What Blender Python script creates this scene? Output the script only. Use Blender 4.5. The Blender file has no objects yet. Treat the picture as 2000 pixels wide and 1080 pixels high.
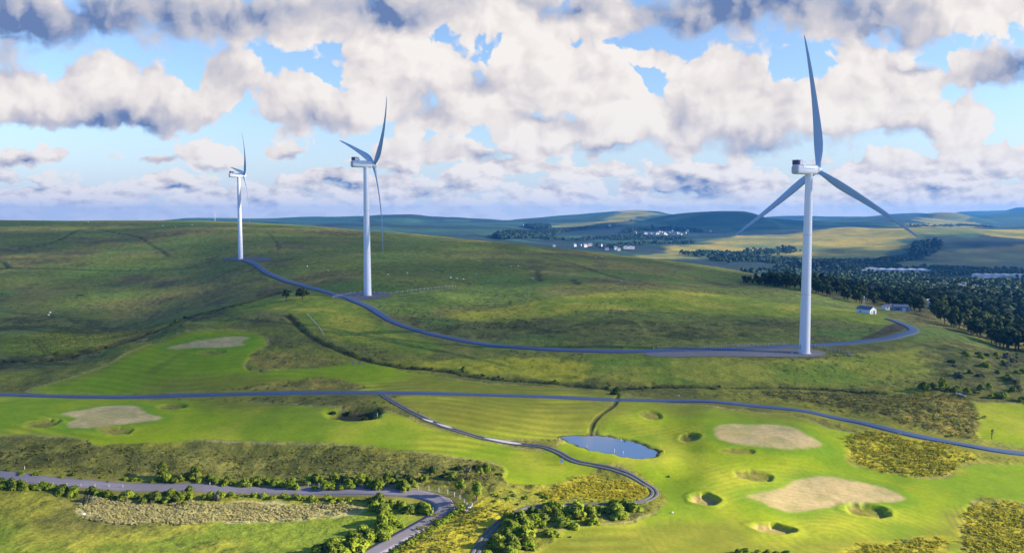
import bpy, math, random
import numpy as np

# ------------------------------------------------------------------ camera
F = 1570.0                       # focal length in pixels of the 2000 px wide photograph
HOR = 425.0                      # horizon row
ZC = 80.0                        # camera height
PITCH = math.atan((540 - HOR) / F)
CP, SP = math.cos(PITCH), math.sin(PITCH)
scene = bpy.context.scene
col = scene.collection
cam_d = bpy.data.cameras.new("camera")
cam = bpy.data.objects.new("camera", cam_d)
col.objects.link(cam)
cam.location = (0, 0, ZC)
cam.rotation_euler = (math.pi / 2 - PITCH, 0, 0)
cam_d.sensor_width = 36
cam_d.lens = 36 * F / 2000
cam_d.clip_start = 1
cam_d.clip_end = 60000
scene.camera = cam

EXPO = 1.42
GAIN = 2 ** EXPO
vs = scene.view_settings
vs.view_transform = 'Standard'
vs.look = 'None'
vs.gamma = 1
vs.exposure = EXPO
vs.use_curve_mapping = False
scene.cycles.use_denoising = True
scene.cycles.max_bounces = 6
scene.cycles.diffuse_bounces = 2
scene.cycles.volume_bounces = 0
scene.cycles.transparent_max_bounces = 12

# ------------------------------------------------------------------ sun
SUN_EL = math.radians(20)
SUN_AZ = math.radians(97)        # clockwise from +Y (the view direction)
SUN = np.array([math.sin(SUN_AZ) * math.cos(SUN_EL), math.cos(SUN_AZ) * math.cos(SUN_EL), math.sin(SUN_EL)])
sl = bpy.data.lights.new("sun", 'SUN')
sl.energy = 5.0
sl.angle = math.radians(0.5)
sl.color = (1.0, 0.86, 0.66)
so = bpy.data.objects.new("sun", sl)
col.objects.link(so)
from mathutils import Vector
so.rotation_euler = Vector(SUN).to_track_quat('Z', 'Y').to_euler()
so.location = (400, 0, 400)

# ------------------------------------------------------------------ node helper
class N:
    def __init__(self, tree):
        self.t = tree
    def new(self, typ, **kw):
        n = self.t.nodes.new(typ)
        for k, v in kw.items():
            setattr(n, k, v)
        return n
    def put(self, sock, v):
        if isinstance(v, bpy.types.NodeSocket):
            self.t.links.new(v, sock)
        elif v is not None:
            sock.default_value = v
    def m(self, op, a, b=None, c=None, clamp=False):
        n = self.new('ShaderNodeMath', operation=op, use_clamp=clamp)
        for i, v in enumerate((a, b, c)):
            if v is not None:
                self.put(n.inputs[i], v)
        return n.outputs[0]
    def vm(self, op, a, b=None, scale=None):
        n = self.new('ShaderNodeVectorMath', operation=op)
        self.put(n.inputs[0], a)
        if b is not None:
            self.put(n.inputs[1], b)
        if scale is not None:
            self.put(n.inputs['Scale'], scale)
        return n.outputs['Value'] if op in ('LENGTH', 'DOT_PRODUCT', 'DISTANCE') else n.outputs['Vector']
    def noise(self, vec, scale, detail=4, rough=0.5, color=False, lac=2.0):
        n = self.new('ShaderNodeTexNoise')
        self.put(n.inputs['Vector'], vec)
        n.inputs['Scale'].default_value = scale
        n.inputs['Detail'].default_value = detail
        n.inputs['Roughness'].default_value = rough
        n.inputs['Lacunarity'].default_value = lac
        return n.outputs['Color'] if color else n.outputs[0]
    def mix(self, f, a, b, blend='MIX'):
        n = self.new('ShaderNodeMix', data_type='RGBA', blend_type=blend)
        self.put(n.inputs[0], f)
        self.put(n.inputs[6], a)
        self.put(n.inputs[7], b)
        return n.outputs[2]
    def ss(self, v, lo, hi, a=0.0, b=1.0):
        n = self.new('ShaderNodeMapRange', interpolation_type='SMOOTHSTEP')
        self.put(n.inputs['Value'], v)
        n.inputs['From Min'].default_value = lo
        n.inputs['From Max'].default_value = hi
        n.inputs['To Min'].default_value = a
        n.inputs['To Max'].default_value = b
        return n.outputs['Result']

def C(r, g, b):
    return (r, g, b, 1.0)

def S(r, g, b):                  # sRGB bytes -> linear rgba
    f = lambda c: (c / 255 / 12.92) if c / 255 <= 0.04045 else ((c / 255 + 0.055) / 1.055) ** 2.4
    return (f(r), f(g), f(b), 1.0)

def ray_z(py):                   # z/y of a pixel row
    yc = (540 - py) / F
    return (yc * CP - SP) / (CP + yc * SP)

def ray_x(px, py):               # x/y of a pixel
    yc = (540 - py) / F
    return ((px - 1000) / F) / (CP + yc * SP)

# ------------------------------------------------------------------ sky
world = bpy.data.worlds.new("World")
scene.world = world
world.use_nodes = True
wt = world.node_tree
wt.nodes.clear()
w = N(wt)
BG = 0.1
sky = w.new('ShaderNodeTexSky', sky_type='NISHITA')
sky.sun_disc = False
sky.sun_elevation = SUN_EL
sky.sun_rotation = SUN_AZ
sky.altitude = 300
sky.air_density = 1.0
sky.dust_density = 1.0
sky.ozone_density = 2.0
geo = w.new('ShaderNodeTexCoord')
sep = w.new('ShaderNodeSeparateXYZ')
w.put(sep.inputs[0], geo.outputs['Generated'])
ay = w.m('MAXIMUM', w.m('ABSOLUTE', sep.outputs[1]), 0.12)
comb = w.new('ShaderNodeCombineXYZ')
w.put(comb.inputs[0], w.m('DIVIDE', sep.outputs[0], ay))
w.put(comb.inputs[1], w.m('DIVIDE', sep.outputs[2], ay))
P = comb.outputs[0]
Zs = w.m('DIVIDE', sep.outputs[2], ay)
# the eddies that fray every cloud: three sizes
na = w.noise(P, 9, 5, 0.55, True)
warp = w.vm('SCALE', w.vm('SUBTRACT', na, (0.5, 0.5, 0.5)), scale=0.085)
nb = w.noise(P, 30, 5, 0.6, True)
warp2 = w.vm('SCALE', w.vm('SUBTRACT', nb, (0.5, 0.5, 0.5)), scale=0.022)
PW = w.vm('ADD', w.vm('ADD', P, warp), warp2)
lowf = w.ss(Zs, 0.02, 0.10)                     # smaller frays close to the horizon
PL = w.vm('ADD', P, w.vm('SCALE', w.vm('SUBTRACT', PW, P), scale=w.m('MULTIPLY_ADD', lowf, 0.75, 0.25)))

def blob_field(blobs, pos):
    out = None
    for (px, py, rx, ry, *wt_) in blobs:
        sx, sy = F / rx, F / ry
        mp = w.new('ShaderNodeVectorMath', operation='MULTIPLY_ADD')
        w.put(mp.inputs[0], pos)
        mp.inputs[1].default_value = (sx, sy, 0)
        mp.inputs[2].default_value = (-ray_x(px, py) * sx, -ray_z(py) * sy, 0)
        d = w.m('SUBTRACT', wt_[0] if wt_ else 1.0, w.vm('LENGTH', mp.outputs[0]))
        out = d if out is None else w.m('SMOOTH_MAX', out, d, 0.35)
    return out

CLOUDS = [(60, 20, 420, 95), (330, 5, 260, 70), (480, 25, 290, 70), (760, 30, 230, 75), (950, 20, 260, 65), (1180, 20, 220, 55),
          (1500, 10, 300, 88), (1800, 5, 300, 80), (1660, 45, 160, 50), (1980, 125, 150, 70), (1890, 120, 70, 50),
          (50, 175, 120, 72), (190, 180, 135, 85), (330, 195, 160, 68), (440, 160, 90, 85), (570, 205, 120, 72),
          (650, 220, 90, 48), (250, 222, 360, 34),
          (745, 125, 115, 80), (860, 150, 95, 95), (1060, 125, 115, 105), (1130, 190, 140, 90), (1250, 210, 80, 62),
          (960, 205, 120, 75), (870, 235, 120, 55), (1110, 262, 210, 48), (780, 200, 90, 50),
          (1400, 155, 95, 68), (1370, 220, 120, 85), (1480, 235, 130, 80), (1610, 215, 140, 75), (1740, 220, 140, 70),
          (1860, 245, 120, 60), (1340, 265, 80, 40), (1690, 125, 75, 50), (1770, 150, 85, 48), (1280, 102, 90, 30),
          (113, 297, 46, 20), (408, 300, 70, 36), (28, 308, 58, 20), (315, 314, 48, 15), (548, 290, 55, 18),
          (790, 300, 68, 38), (330, 360, 72, 16), (930, 350, 70, 24), (1365, 352, 120, 42), (1485, 352, 70, 34),
          (1238, 368, 30, 26), (1790, 345, 220, 42), (1955, 312, 90, 42), (900, 300, 90, 26), (640, 350, 120, 26),
          (1010, 322, 130, 18), (1150, 330, 90, 18), (1800, 385, 260, 24), (1080, 382, 70, 24), (740, 372, 130, 30),
          (130, 385, 170, 24), (480, 385, 140, 22)]
DARKS = [(60, 40, 400, 80, 1.0), (430, 15, 260, 60, .7), (760, 15, 190, 50, .6), (1130, 15, 200, 34, .5), (1490, 15, 300, 75, .9), (1720, 55, 160, 40, .6),
         (1985, 140, 130, 66, .8), (200, 236, 380, 38, .62), (60, 215, 120, 40, .4), (620, 240, 160, 34, .5), (820, 215, 85, 60, .4), (930, 165, 60, 32, .4),
         (1060, 243, 120, 24, .4), (1325, 235, 55, 75, .35), (1480, 284, 300, 28, .6), (1720, 278, 160, 24, .5), (1340, 370, 140, 30, .6),
         (940, 304, 80, 14, .5), (320, 318, 50, 12, .7), (40, 316, 60, 14, .5), (113, 308, 44, 9, .3), (560, 297, 50, 10, .4), (650, 362, 130, 14, .5),
         (1830, 368, 200, 16, .4), (420, 328, 70, 10, .3), (880, 364, 90, 12, .4), (760, 332, 80, 12, .3), (330, 369, 70, 8, .3),
         (1200, 294, 160, 14, .5), (1790, 120, 60, 25, .35)]
cov = blob_field(CLOUDS, PL)
n1 = w.noise(P, 12, 8, 0.52)
LD = 0.012
def billow(vec, scale, det):
    n = w.new('ShaderNodeTexVoronoi', feature='F1', voronoi_dimensions='2D')
    w.put(n.inputs['Vector'], vec)
    n.inputs['Scale'].default_value = scale
    n.inputs['Detail'].default_value = det
    n.inputs['Roughness'].default_value = 0.55
    n.inputs['Lacunarity'].default_value = 2.1
    return n.outputs['Distance']
PV = w.vm('ADD', P, w.vm('SCALE', w.vm('SUBTRACT', nb, (0.5, 0.5, 0.5)), scale=0.02))
PV = w.vm('ADD', PV, w.vm('SCALE', w.vm('SUBTRACT', na, (0.5, 0.5, 0.5)), scale=0.06))
v1 = billow(PV, 13, 3)
v1s = billow(w.vm('ADD', PV, (LD, LD * 0.9, 0)), 13, 2)
dens = w.m('MULTIPLY_ADD', w.m('SUBTRACT', n1, 0.5), 0.85, w.m('ADD', cov, w.m('MULTIPLY_ADD', v1, -0.62, 0.46)))
# the ragged low band of far small cumulus
PB = w.vm('MULTIPLY', P, (1.0, 2.1, 1.0))
n2 = w.noise(PB, 22, 8, 0.56)
n2s = w.noise(w.vm('ADD', PB, (0.006, 0.012, 0)), 22, 8, 0.56)
band = w.m('MULTIPLY', w.ss(Zs, 0.085, 0.03), w.ss(Zs, -0.02, 0.004))
dens2 = w.m('ADD', w.m('MULTIPLY', w.m('SUBTRACT', n2, 0.5), 3.8), w.m('MULTIPLY_ADD', band, 0.85, -0.55))
dk = blob_field(DARKS, PL)
a1 = w.ss(w.m('DIVIDE', dens, w.ss(dk, -0.6, 0.4, 0.13, 0.50)), 0.0, 1.0)
a2 = w.m('MULTIPLY', w.ss(dens2, 0.0, 0.30), 0.85)
alpha = w.m('MAXIMUM', a1, a2)
emb = w.m('SUBTRACT', v1s, v1)
emb2 = w.m('SUBTRACT', n2, n2s)
light = w.m('ADD', w.m('MULTIPLY', emb, 0.5), w.m('MULTIPLY', w.m('MULTIPLY', emb2, 3.4), w.m('SUBTRACT', 1.0, lowf)))
big = w.m('MULTIPLY', w.m('SUBTRACT', w.noise(w.vm('MULTIPLY', P, (1, 1.5, 1)), 7, 3, .55), .52), 0.9)
shade = w.m('ADD', w.m('SUBTRACT', w.m('MULTIPLY_ADD', w.ss(w.m('ADD', dk, w.m('MULTIPLY', w.m('SUBTRACT', n1, 0.5), -0.55)), -0.70, 0.85), 0.86, 0.09), light), big, clamp=True)
ramp = w.new('ShaderNodeValToRGB')
w.put(ramp.inputs[0], shade)
e = ramp.color_ramp.elements
e[0].position, e[0].color = 0.0, S(252, 246, 240)
e[1].position, e[1].color = 1.0, S(108, 132, 178)
for p_, c_ in ((0.2, S(240, 233, 229)), (0.45, S(214, 210, 214)), (0.72, S(184, 188, 204))):
    k = e.new(p_)
    k.color = c_
cl = w.mix(1.0, ramp.outputs[0], C(1 / BG / GAIN, 1 / BG / GAIN, 1 / BG / GAIN), 'MULTIPLY')
skyc = w.mix(1.0, sky.outputs[0], w.mix(w.ss(sep.outputs[1], -0.2, 0.2), C(0.34, 0.56, 1.0), C(0.74, 0.79, 0.90)), 'MULTIPLY')
# pale air low on the horizon
hz = w.ss(Zs, 0.16, 0.0)
pale = S(216, 226, 240)
skyc = w.mix(w.m('MULTIPLY', hz, 0.75), skyc, C(*[c / BG / GAIN for c in pale[:3]]))
alpha = w.m('MULTIPLY', alpha, w.ss(sep.outputs[1], -0.25, 0.05))      # the sky behind the camera is clear
fin = w.mix(alpha, skyc, cl)
far = w.m('MULTIPLY', w.ss(Zs, 0.04, 0.0), 0.6)
fin = w.mix(far, fin, C(*[c / BG / GAIN for c in S(246, 238, 230)[:3]]))
bg = w.new('ShaderNodeBackground')
w.put(bg.inputs[0], fin)
bg.inputs[1].default_value = BG
out = w.new('ShaderNodeOutputWorld')
w.put(out.inputs[0], bg.outputs[0])
world.cycles.sampling_method = 'MANUAL'
world.cycles.sample_map_resolution = 512

# ------------------------------------------------------------------ land: profiles (row, distance) per column
COLS = {
 0:   [(177,1080),(225,930),(250,846),(278,800),(305,771),(330,737),(345,728),(375,735),(420,708),(470,680),(580,628),(760,560),(950,500),(1200,450),(1400,430),(1700,436),(2500,441),(5000,436),(9000,433)],
 130: [(177,1080),(226,936),(250,850),(278,800),(304,773),(335,722),(350,714),(375,720),(430,706),(470,682),(580,630),(760,559),(950,500),(1200,450),(1400,431),(1700,438),(2500,442),(5000,434),(9000,432)],
 250: [(177,1080),(227,945),(250,862),(278,800),(303,774),(335,717),(355,682),(366,670),(385,678),(430,690),(470,670),(580,628),(760,558),(950,500),(1200,448),(1400,431),(1800,440),(3000,440),(5000,430),(9000,431)],
 365: [(177,1080),(226,950),(250,865),(280,803),(302,772),(338,710),(368,672),(385,640),(396,627),(415,635),(460,642),(520,622),(600,600),(760,550),(950,495),(1200,444),(1400,431),(1800,441),(3000,440),(5000,427),(9000,430)],
 480: [(177,1080),(226,954),(246,892),(252,867),(280,803),(302,770),(340,705),(372,667),(395,637),(410,617),(440,616),(475,608),(520,597),(620,568),(835,503),(1020,469),(1250,441),(1400,434),(1800,446),(3000,441),(5000,425),(7000,428)],
 600: [(177,1080),(225,954),(244,895),(252,866),(280,801),(302,768),(332,722),(372,670),(405,630),(428,612),(470,593),(500,582),(580,565),(740,515),(900,485),(1050,465),(1250,442),(1400,441),(1800,452),(3000,446),(4200,433),(5200,423),(7000,427)],
 720: [(177,1080),(223,950),(242,895),(253,864),(280,801),(302,768),(325,737),(340,715),(370,682),(410,642),(470,595),(500,580),(515,578),(535,570),(620,541),(790,502),(1000,470),(1250,451),(1400,453),(2000,464),(3000,452),(4000,436),(5500,421),(7000,426)],
 840: [(177,1080),(220,955),(242,893),(255,862),(281,801),(303,768),(325,739),(340,722),(365,690),(392,668),(440,630),(465,607),(500,583),(540,566),(640,540),(800,505),(1000,476),(1180,460),(1350,462),(2000,478),(3000,456),(4200,436),(5500,423),(7000,428)],
 960: [(177,1080),(212,962),(226,932),(242,897),(256,862),(282,800),(303,770),(325,745),(335,733),(358,702),(393,672),(430,640),(490,602),(560,572),(700,532),(850,502),(1080,470),(1250,476),(2000,492),(2600,470),(3500,447),(5500,425),(7000,430)],
 1090:[(177,1080),(205,985),(224,940),(242,895),(254,866),(284,800),(303,772),(322,750),(335,735),(360,700),(382,678),(420,645),(470,605),(530,575),(600,556),(760,520),(900,500),(1070,486),(1250,492),(1800,505),(2400,484),(3200,463),(4000,443),(5500,419),(7000,430)],
 1200:[(177,1080),(200,1000),(222,945),(240,900),(251,870),(285,800),(303,776),(318,757),(335,732),(362,696),(372,685),(410,650),(480,601),(540,572),(600,555),(800,520),(960,501),(1050,497),(1250,508),(1700,514),(2300,492),(3000,470),(4000,440),(5500,412),(7000,424)],
 1300:[(177,1080),(200,1002),(224,940),(242,895),(253,868),(286,800),(300,781),(316,760),(325,749),(360,696),(372,684),(390,670),(440,631),(500,594),(560,566),(640,552),(820,522),(960,509),(1150,519),(1700,525),(2000,510),(2500,488),(3200,468),(4200,438),(5000,417),(7000,424)],
 1400:[(178,1080),(209,976),(228,918),(255,850),(290,787),(312,764),(322,752),(357,697),(372,684),(390,670),(440,632),(520,592),(600,570),(690,556),(880,526),(980,522),(1200,540),(1600,540),(1900,518),(2200,504),(2800,478),(3300,464),(3700,458),(4100,448),(4700,412),(6500,424)],
 1500:[(179,1080),(211,975),(229,920),(254,850),(287,794),(310,766),(322,752),(357,698),(372,685),(392,669),(440,632),(510,598),(590,575),(700,558),(860,540),(1000,541),(1300,550),(1700,536),(2000,518),(2300,504),(2900,475),(3400,459),(3700,453),(4100,444),(4800,428),(5200,423),(7000,423)],
 1571:[(180,1080),(212,978),(230,925),(253,850),(284,800),(310,768),(322,754),(357,699),(368,690),(378,681),(396,668),(440,636),(500,606),(560,588),(620,576),(700,565),(800,554),(900,556),(1300,558),(1700,537),(2100,516),(2600,490),(3000,468),(3500,453),(3800,449),(4400,438),(6000,424),(8000,423)],
 1660:[(181,1080),(212,980),(232,925),(255,858),(278,820),(302,780),(313,766),(326,748),(358,699),(370,688),(392,672),(400,664),(440,636),(480,615),(540,605),(620,590),(700,577),(800,572),(1200,561),(1700,539),(2050,522),(2500,497),(2900,472),(3400,450),(3800,446),(4600,437),(6000,420),(8000,421)],
 1750:[(182,1080),(212,984),(235,925),(252,880),(268,843),(290,793),(312,763),(328,741),(358,701),(385,676),(400,664),(412,652),(450,632),(500,617),(560,603),(650,598),(800,588),(1200,562),(1700,540),(2000,531),(2400,505),(2800,478),(3200,455),(3600,446),(4500,437),(6000,417),(8000,420)],
 1880:[(182,1080),(208,997),(232,932),(250,885),(262,862),(288,800),(312,764),(335,733),(358,704),(385,678),(430,655),(520,632),(650,606),(800,592),(1200,562),(1700,540),(2050,529),(2450,502),(2900,474),(3300,450),(3800,445),(4800,438),(6500,416),(8500,419)],
 2000:[(182,1080),(205,1008),(222,960),(252,884),(275,832),(293,797),(312,764),(335,737),(365,708),(410,690),(500,660),(650,628),(900,592),(1300,562),(1800,538),(2100,527),(2500,501),(3000,470),(3500,448),(4000,442),(5000,437),(7500,406),(9000,411)],
}
def hermite(xk, yk, x):          # monotone cubic (Fritsch-Carlson), flat or linear outside
    h = np.diff(xk); d = np.diff(yk) / h
    m = np.zeros_like(yk)
    m[0], m[-1] = d[0], d[-1]
    for i in range(1, len(xk) - 1):
        if d[i-1] * d[i] > 0:
            w1, w2 = 2*h[i] + h[i-1], h[i] + 2*h[i-1]
            m[i] = (w1 + w2) / (w1 / d[i-1] + w2 / d[i])
    i = np.clip(np.searchsorted(xk, x) - 1, 0, len(xk) - 2)
    t = (x - xk[i]) / h[i]
    t = np.clip(t, 0, 1)
    t2, t3 = t*t, t*t*t
    return (2*t3-3*t2+1)*yk[i] + (t3-2*t2+t)*h[i]*m[i] + (-2*t3+3*t2)*yk[i+1] + (t3-t2)*h[i]*m[i+1]

# table of slopes z/y on a fine (column, log distance) raster
YMIN, YMAX = 100.0, 14000.0
NV, NU = 900, 701
UMIN, UMAX = -2500.0, 4500.0     # the table reaches far beyond the picture on both sides
vt = np.linspace(math.log(YMIN), math.log(YMAX), NV)
ut = np.linspace(UMIN, UMAX, NU)
ck = sorted(COLS)
prof = []
for c in ck:
    p = COLS[c]
    yk = np.log(np.array([q[0] for q in p], float))
    sk = np.array([ray_z(q[1]) for q in p])
    s = hermite(yk, sk, vt)
    near = np.exp(vt) < p[0][0]                      # level ground nearer than the bottom edge
    s[near] = sk[0] * p[0][0] / np.exp(vt[near])
    prof.append(s)
prof = np.array(prof)
cu = np.array([-2500, -1200] + ck + [3200, 4500], float)
prof = np.vstack([prof[:1], prof[:1], prof, prof[-1:], prof[-1:]])
tab = np.empty((NU, NV))
for j in range(NV):
    tab[:, j] = hermite(cu, prof[:, j], ut)
k5 = np.array([1, 4, 6, 4, 1]) / 16.0
for _ in range(3):               # soften the seams between columns
    pad = np.pad(tab, ((2, 2), (0, 0)), 'edge')
    tab = sum(k5[i] * pad[i:i + NU] for i in range(5))
for _ in range(2):
    pad = np.pad(tab, ((0, 0), (2, 2)), 'edge')
    tab = sum(k5[i] * pad[:, i:i + NV] for i in range(5))

def slope(u, v):
    fu = np.clip((u - UMIN) / (UMAX - UMIN) * (NU - 1), 0, NU - 1.001)
    fv = np.clip((v - vt[0]) / (vt[-1] - vt[0]) * (NV - 1), 0, NV - 1.001)
    i, j = fu.astype(int), fv.astype(int)
    a, b = fu - i, fv - j
    return (tab[i, j]*(1-a)*(1-b) + tab[i+1, j]*a*(1-b) + tab[i, j+1]*(1-a)*b + tab[i+1, j+1]*a*b)

def height0(x, y):               # smooth land, world coordinates
    y = np.maximum(np.asarray(y, float), YMIN)
    return ZC + slope(1000 + F * np.asarray(x, float) / y, np.log(y)) * y

def hash2(ix, iy, seed):
    n = (ix.astype(np.int64) * 374761393 + iy.astype(np.int64) * 668265263 + seed * 974711) & 0x7fffffff
    n = ((n ^ (n >> 13)) * 1274126177) & 0x7fffffff
    return ((n ^ (n >> 16)) & 0xffff) / 65535.0

def vnoise(x, y, seed=0):
    ix, iy = np.floor(x), np.floor(y)
    a, b = x - ix, y - iy
    a, b = a*a*(3-2*a), b*b*(3-2*b)
    return (hash2(ix, iy, seed)*(1-a)*(1-b) + hash2(ix+1, iy, seed)*a*(1-b)
            + hash2(ix, iy+1, seed)*(1-a)*b + hash2(ix+1, iy+1, seed)*a*b)

def fbm(x, y, scale, octaves=4, seed=0, gain=0.5):
    s, a, t = 0.0, 1.0, 0.0
    for o in range(octaves):
        s = s + a * vnoise(x / scale + 17.3*o, y / scale + 5.1*o, seed + o)
        t += a
        a *= gain
        scale /= 2.03
    return s / t

YS = np.exp(np.linspace(math.log(110), math.log(9500), 2600))
def at(px, py, ymin=110, ymax=9500):
    """the first point of the land seen along the ray of a photograph pixel"""
    rx, rz = ray_x(px, py), ray_z(py)
    k = (YS >= ymin) & (YS <= ymax)
    yy = YS[k]
    h = height0(rx * yy, yy) - (ZC + rz * yy)
    i = int(np.argmax(h >= 0)) if (h >= 0).any() else len(yy) - 1
    if i > 0:
        t = -h[i-1] / max(h[i] - h[i-1], 1e-9)
        y = yy[i-1] + (yy[i] - yy[i-1]) * min(max(t, 0), 1)
    else:
        y = yy[0]
    return np.array([rx * y, y, float(height0(np.array([rx * y]), np.array([y]))[0])])

def spline(pts, n=8, closed=False):
    p = np.array(pts, float)
    m = len(p)
    out = []
    rng = range(m) if closed else range(m - 1)
    for i in rng:
        g = lambda k: p[k % m] if closed else p[min(max(k, 0), m - 1)]
        p0, p1, p2, p3 = g(i-1), g(i), g(i+1), g(i+2)
        for k in range(n):
            t = k / n
            out.append(0.5*((2*p1) + (-p0+p2)*t + (2*p0-5*p1+4*p2-p3)*t*t + (-p0+3*p1-3*p2+p3)*t**3))
    if not closed:
        out.append(p[-1])
    return np.array(out)

def world_poly(px, n=8, closed=True, ymin=110, ymax=9500):
    w_ = np.array([at(a, b, ymin, ymax)[:2] for a, b in px])
    return spline(w_, n, closed)

def sd_poly(poly, x, y):         # signed distance, negative inside; far points get a big value
    out = np.full(x.shape, 1e3)
    lo, hi = poly.min(0) - 40, poly.max(0) + 40
    k = (x > lo[0]) & (x < hi[0]) & (y > lo[1]) & (y < hi[1])
    if not k.any():
        return out
    X, Y = x[k], y[k]
    d = np.full(X.shape, 1e9)
    ins = np.zeros(X.shape, bool)
    m = len(poly)
    for i in range(m):
        ax, ay = poly[i]; bx, by = poly[(i+1) % m]
        ex, ey = bx-ax, by-ay
        t = np.clip(((X-ax)*ex + (Y-ay)*ey) / (ex*ex + ey*ey + 1e-9), 0, 1)
        d = np.minimum(d, (X-ax-t*ex)**2 + (Y-ay-t*ey)**2)
        c = ((ay > Y) != (by > Y)) & (X < ex * (Y-ay) / (by-ay + 1e-12) + ax)
        ins ^= c
    d = np.sqrt(d)
    out[k] = np.where(ins, -d, d)
    return out

def sd_line(line, x, y, reach=30):
    out = np.full(x.shape, 1e3)
    lo, hi = line.min(0) - reach, line.max(0) + reach
    k = (x > lo[0]) & (x < hi[0]) & (y > lo[1]) & (y < hi[1])
    X, Y = x[k], y[k]
    d = np.full(X.shape, 1e9)
    for i in range(len(line) - 1):
        ax, ay = line[i]; ex, ey = line[i+1] - line[i]
        t = np.clip(((X-ax)*ex + (Y-ay)*ey) / (ex*ex + ey*ey + 1e-9), 0, 1)
        d = np.minimum(d, (X-ax-t*ex)**2 + (Y-ay-t*ey)**2)
    out[k] = np.sqrt(d)
    return out

def sstep(x, a, b):
    t = np.clip((x - a) / (b - a), 0, 1)
    return t*t*(3-2*t)

# ------------------------------------------------------------------ what lies where (rows and columns of the photograph -> places on the land)
def line_px(px, n=10):
    return world_poly(px, n, closed=False)
GREENS = [world_poly(p) for p in (
    [(326,678),(370,668),(420,661),(470,657),(487,660),(472,668),(476,674),(430,678),(380,679),(340,682)],
    [(122,808),(160,800),(200,794),(250,792),(272,795),(285,806),(312,815),(300,821),(240,828),(190,836),(140,834),(133,826),(152,816)],
    [(1397,834),(1425,828),(1500,829),(1545,833),(1575,848),(1603,866),(1590,873),(1540,876),(1480,871),(1420,861),(1402,850)],
    [(1455,968),(1480,960),(1530,950),(1560,936),(1610,931),(1660,938),(1720,950),(1762,972),(1740,979),(1680,981),(1620,990),(1560,1000),(1520,993),(1480,978)])]
BUNKERS = [(1270,810,26,9,0.6),(1346,854,25,8,0.6),(1441,880,40,6,0.5),(1470,928,46,10,.8),(1375,974,33,12,1.5),(1692,996,50,13,1.2),(1510,1031,50,10,1.4),
           (335,793,32,6,0.8),(82,826,36,8,0.9),(225,840,36,8,0.8),(415,687,32,4,0.6)]
MOWN = [world_poly(p) for p in (
    # fairways and surrounds, foreground
    [(-60,776),(200,780),(450,784),(600,792),(740,800),(800,815),(830,830),(940,858),(1010,876),(1080,882),(1105,858),(1155,850),(1170,820),(1215,788),(1330,790),(1420,798),(1540,812),(1620,835),(1680,850),(1670,870),(1650,900),(1720,922),(1840,935),(1900,905),(2100,920),(2100,990),(1920,970),(1890,1010),(1870,1060),(1900,1130),(1840,1130),(1840,1050),(1680,1075),(1600,1130),(1060,1130),(1090,1050),(1130,1030),(1240,1018),(1300,985),(1290,955),(1250,932),(1180,915),(1130,938),(1060,946),(990,940),(985,915),(950,902),(880,892),(760,874),(620,864),(450,860),(330,862),(240,866),(190,870),(150,856),(70,850),(-60,840)],
    # the round hill with the dry green
    [(60,765),(150,735),(250,692),(330,660),(400,645),(470,645),(515,658),(520,672),(490,690),(480,720),(560,735),(480,755),(300,768)],
    [(500,738),(560,715),(640,712),(740,712),(800,728),(900,742),(1080,757),(1200,766),(1210,775),(900,768),(720,764),(640,748)],
    [(770,778),(900,776),(1190,788),(1140,845),(1020,858),(930,850),(840,815)],
    [(1880,788),(1930,785),(2080,800),(2080,870),(1990,872),(1900,850),(1905,825)])]
MEADOW = [world_poly(p) for p in (      # short pasture, greener than the moor
    [(430,608),(520,585),(600,572),(690,595),(760,640),(860,672),(820,690),(700,672),(620,652),(570,615)],
    [(880,615),(1100,580),(1400,575),(1520,592),(1690,602),(1730,635),(1600,622),(1250,605),(1000,628)],
    [(880,720),(1100,700),(1130,730),(1120,740),(1000,735)],
    [(1140,712),(1180,695),(1540,702),(1700,690),(1900,680),(1870,720),(1750,745),(1500,750),(1250,750),(1150,735)],
    [(0,690),(0,665),(80,650),(160,640),(310,640),(240,662),(150,690)],
    [(200,1040),(500,1000),(800,1000),(820,1020),(700,1085),(620,1130),(-100,1130),(-60,1020)])]
TRACES = [(line_px(p), wd, dk) for p, wd, dk in (
    ([(40,486),(110,472),(170,447),(250,458),(290,472),(330,500)], 4, .8), ([(-40,490),(60,487)], 4, .6), ([(520,452),(538,470),(545,486)], 3, .6),
    ([(1060,503),(1120,517),(1200,538),(1300,560)], 5, .7), ([(1040,522),(1130,520),(1220,520)], 4, .6), ([(1050,528),(1054,548)], 4, .8), ([(1118,545),(1130,556)], 4, .8),
    ([(1290,524),(1370,545),(1440,560)], 4, .5), ([(66,662),(80,680),(90,694)], 1.0, .6), ([(74,660),(89,678),(98,692)], 1.0, .6),
    ([(0,607),(60,614),(130,622)], 3, .7), ([(640,455),(720,470),(760,480)], 4, .5), ([(300,725),(330,705),(360,690)], 3, .25), ([(420,545),(470,520),(560,500)], 4, .4),
    ([(1040,530),(1150,537),(1230,548),(1290,560)], 2.5, -1), ([(745,579),(820,570),(900,561)], 2.5, -1), ([(540,492),(700,494),(860,498)], 5, -.5), ([(1500,573),(1580,580),(1620,590),(1690,600)], 2, -.8))]
GOLDEN = [world_poly(p) for p in (      # tall ripe grass
    [(1660,865),(1700,845),(1760,852),(1850,868),(1905,888),(1890,910),(1830,930),(1750,922),(1690,905),(1665,890)],
    [(1885,1020),(1910,985),(1960,980),(2010,1000),(2080,1060),(2080,1130),(1920,1130)],
    [(1660,1075),(1740,1058),(1840,1048),(1860,1085),(1860,1130),(1650,1130)],
    [(1090,952),(1140,932),(1200,940),(1262,955),(1255,970),(1200,980),(1100,975),(1050,965)],
    [(840,705),(960,700),(1130,705),(1135,742),(1000,735),(900,722),(830,715)],
    [(780,1080),(840,1010),(900,985),(1000,990),(960,1030),(900,1085)])]
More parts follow.
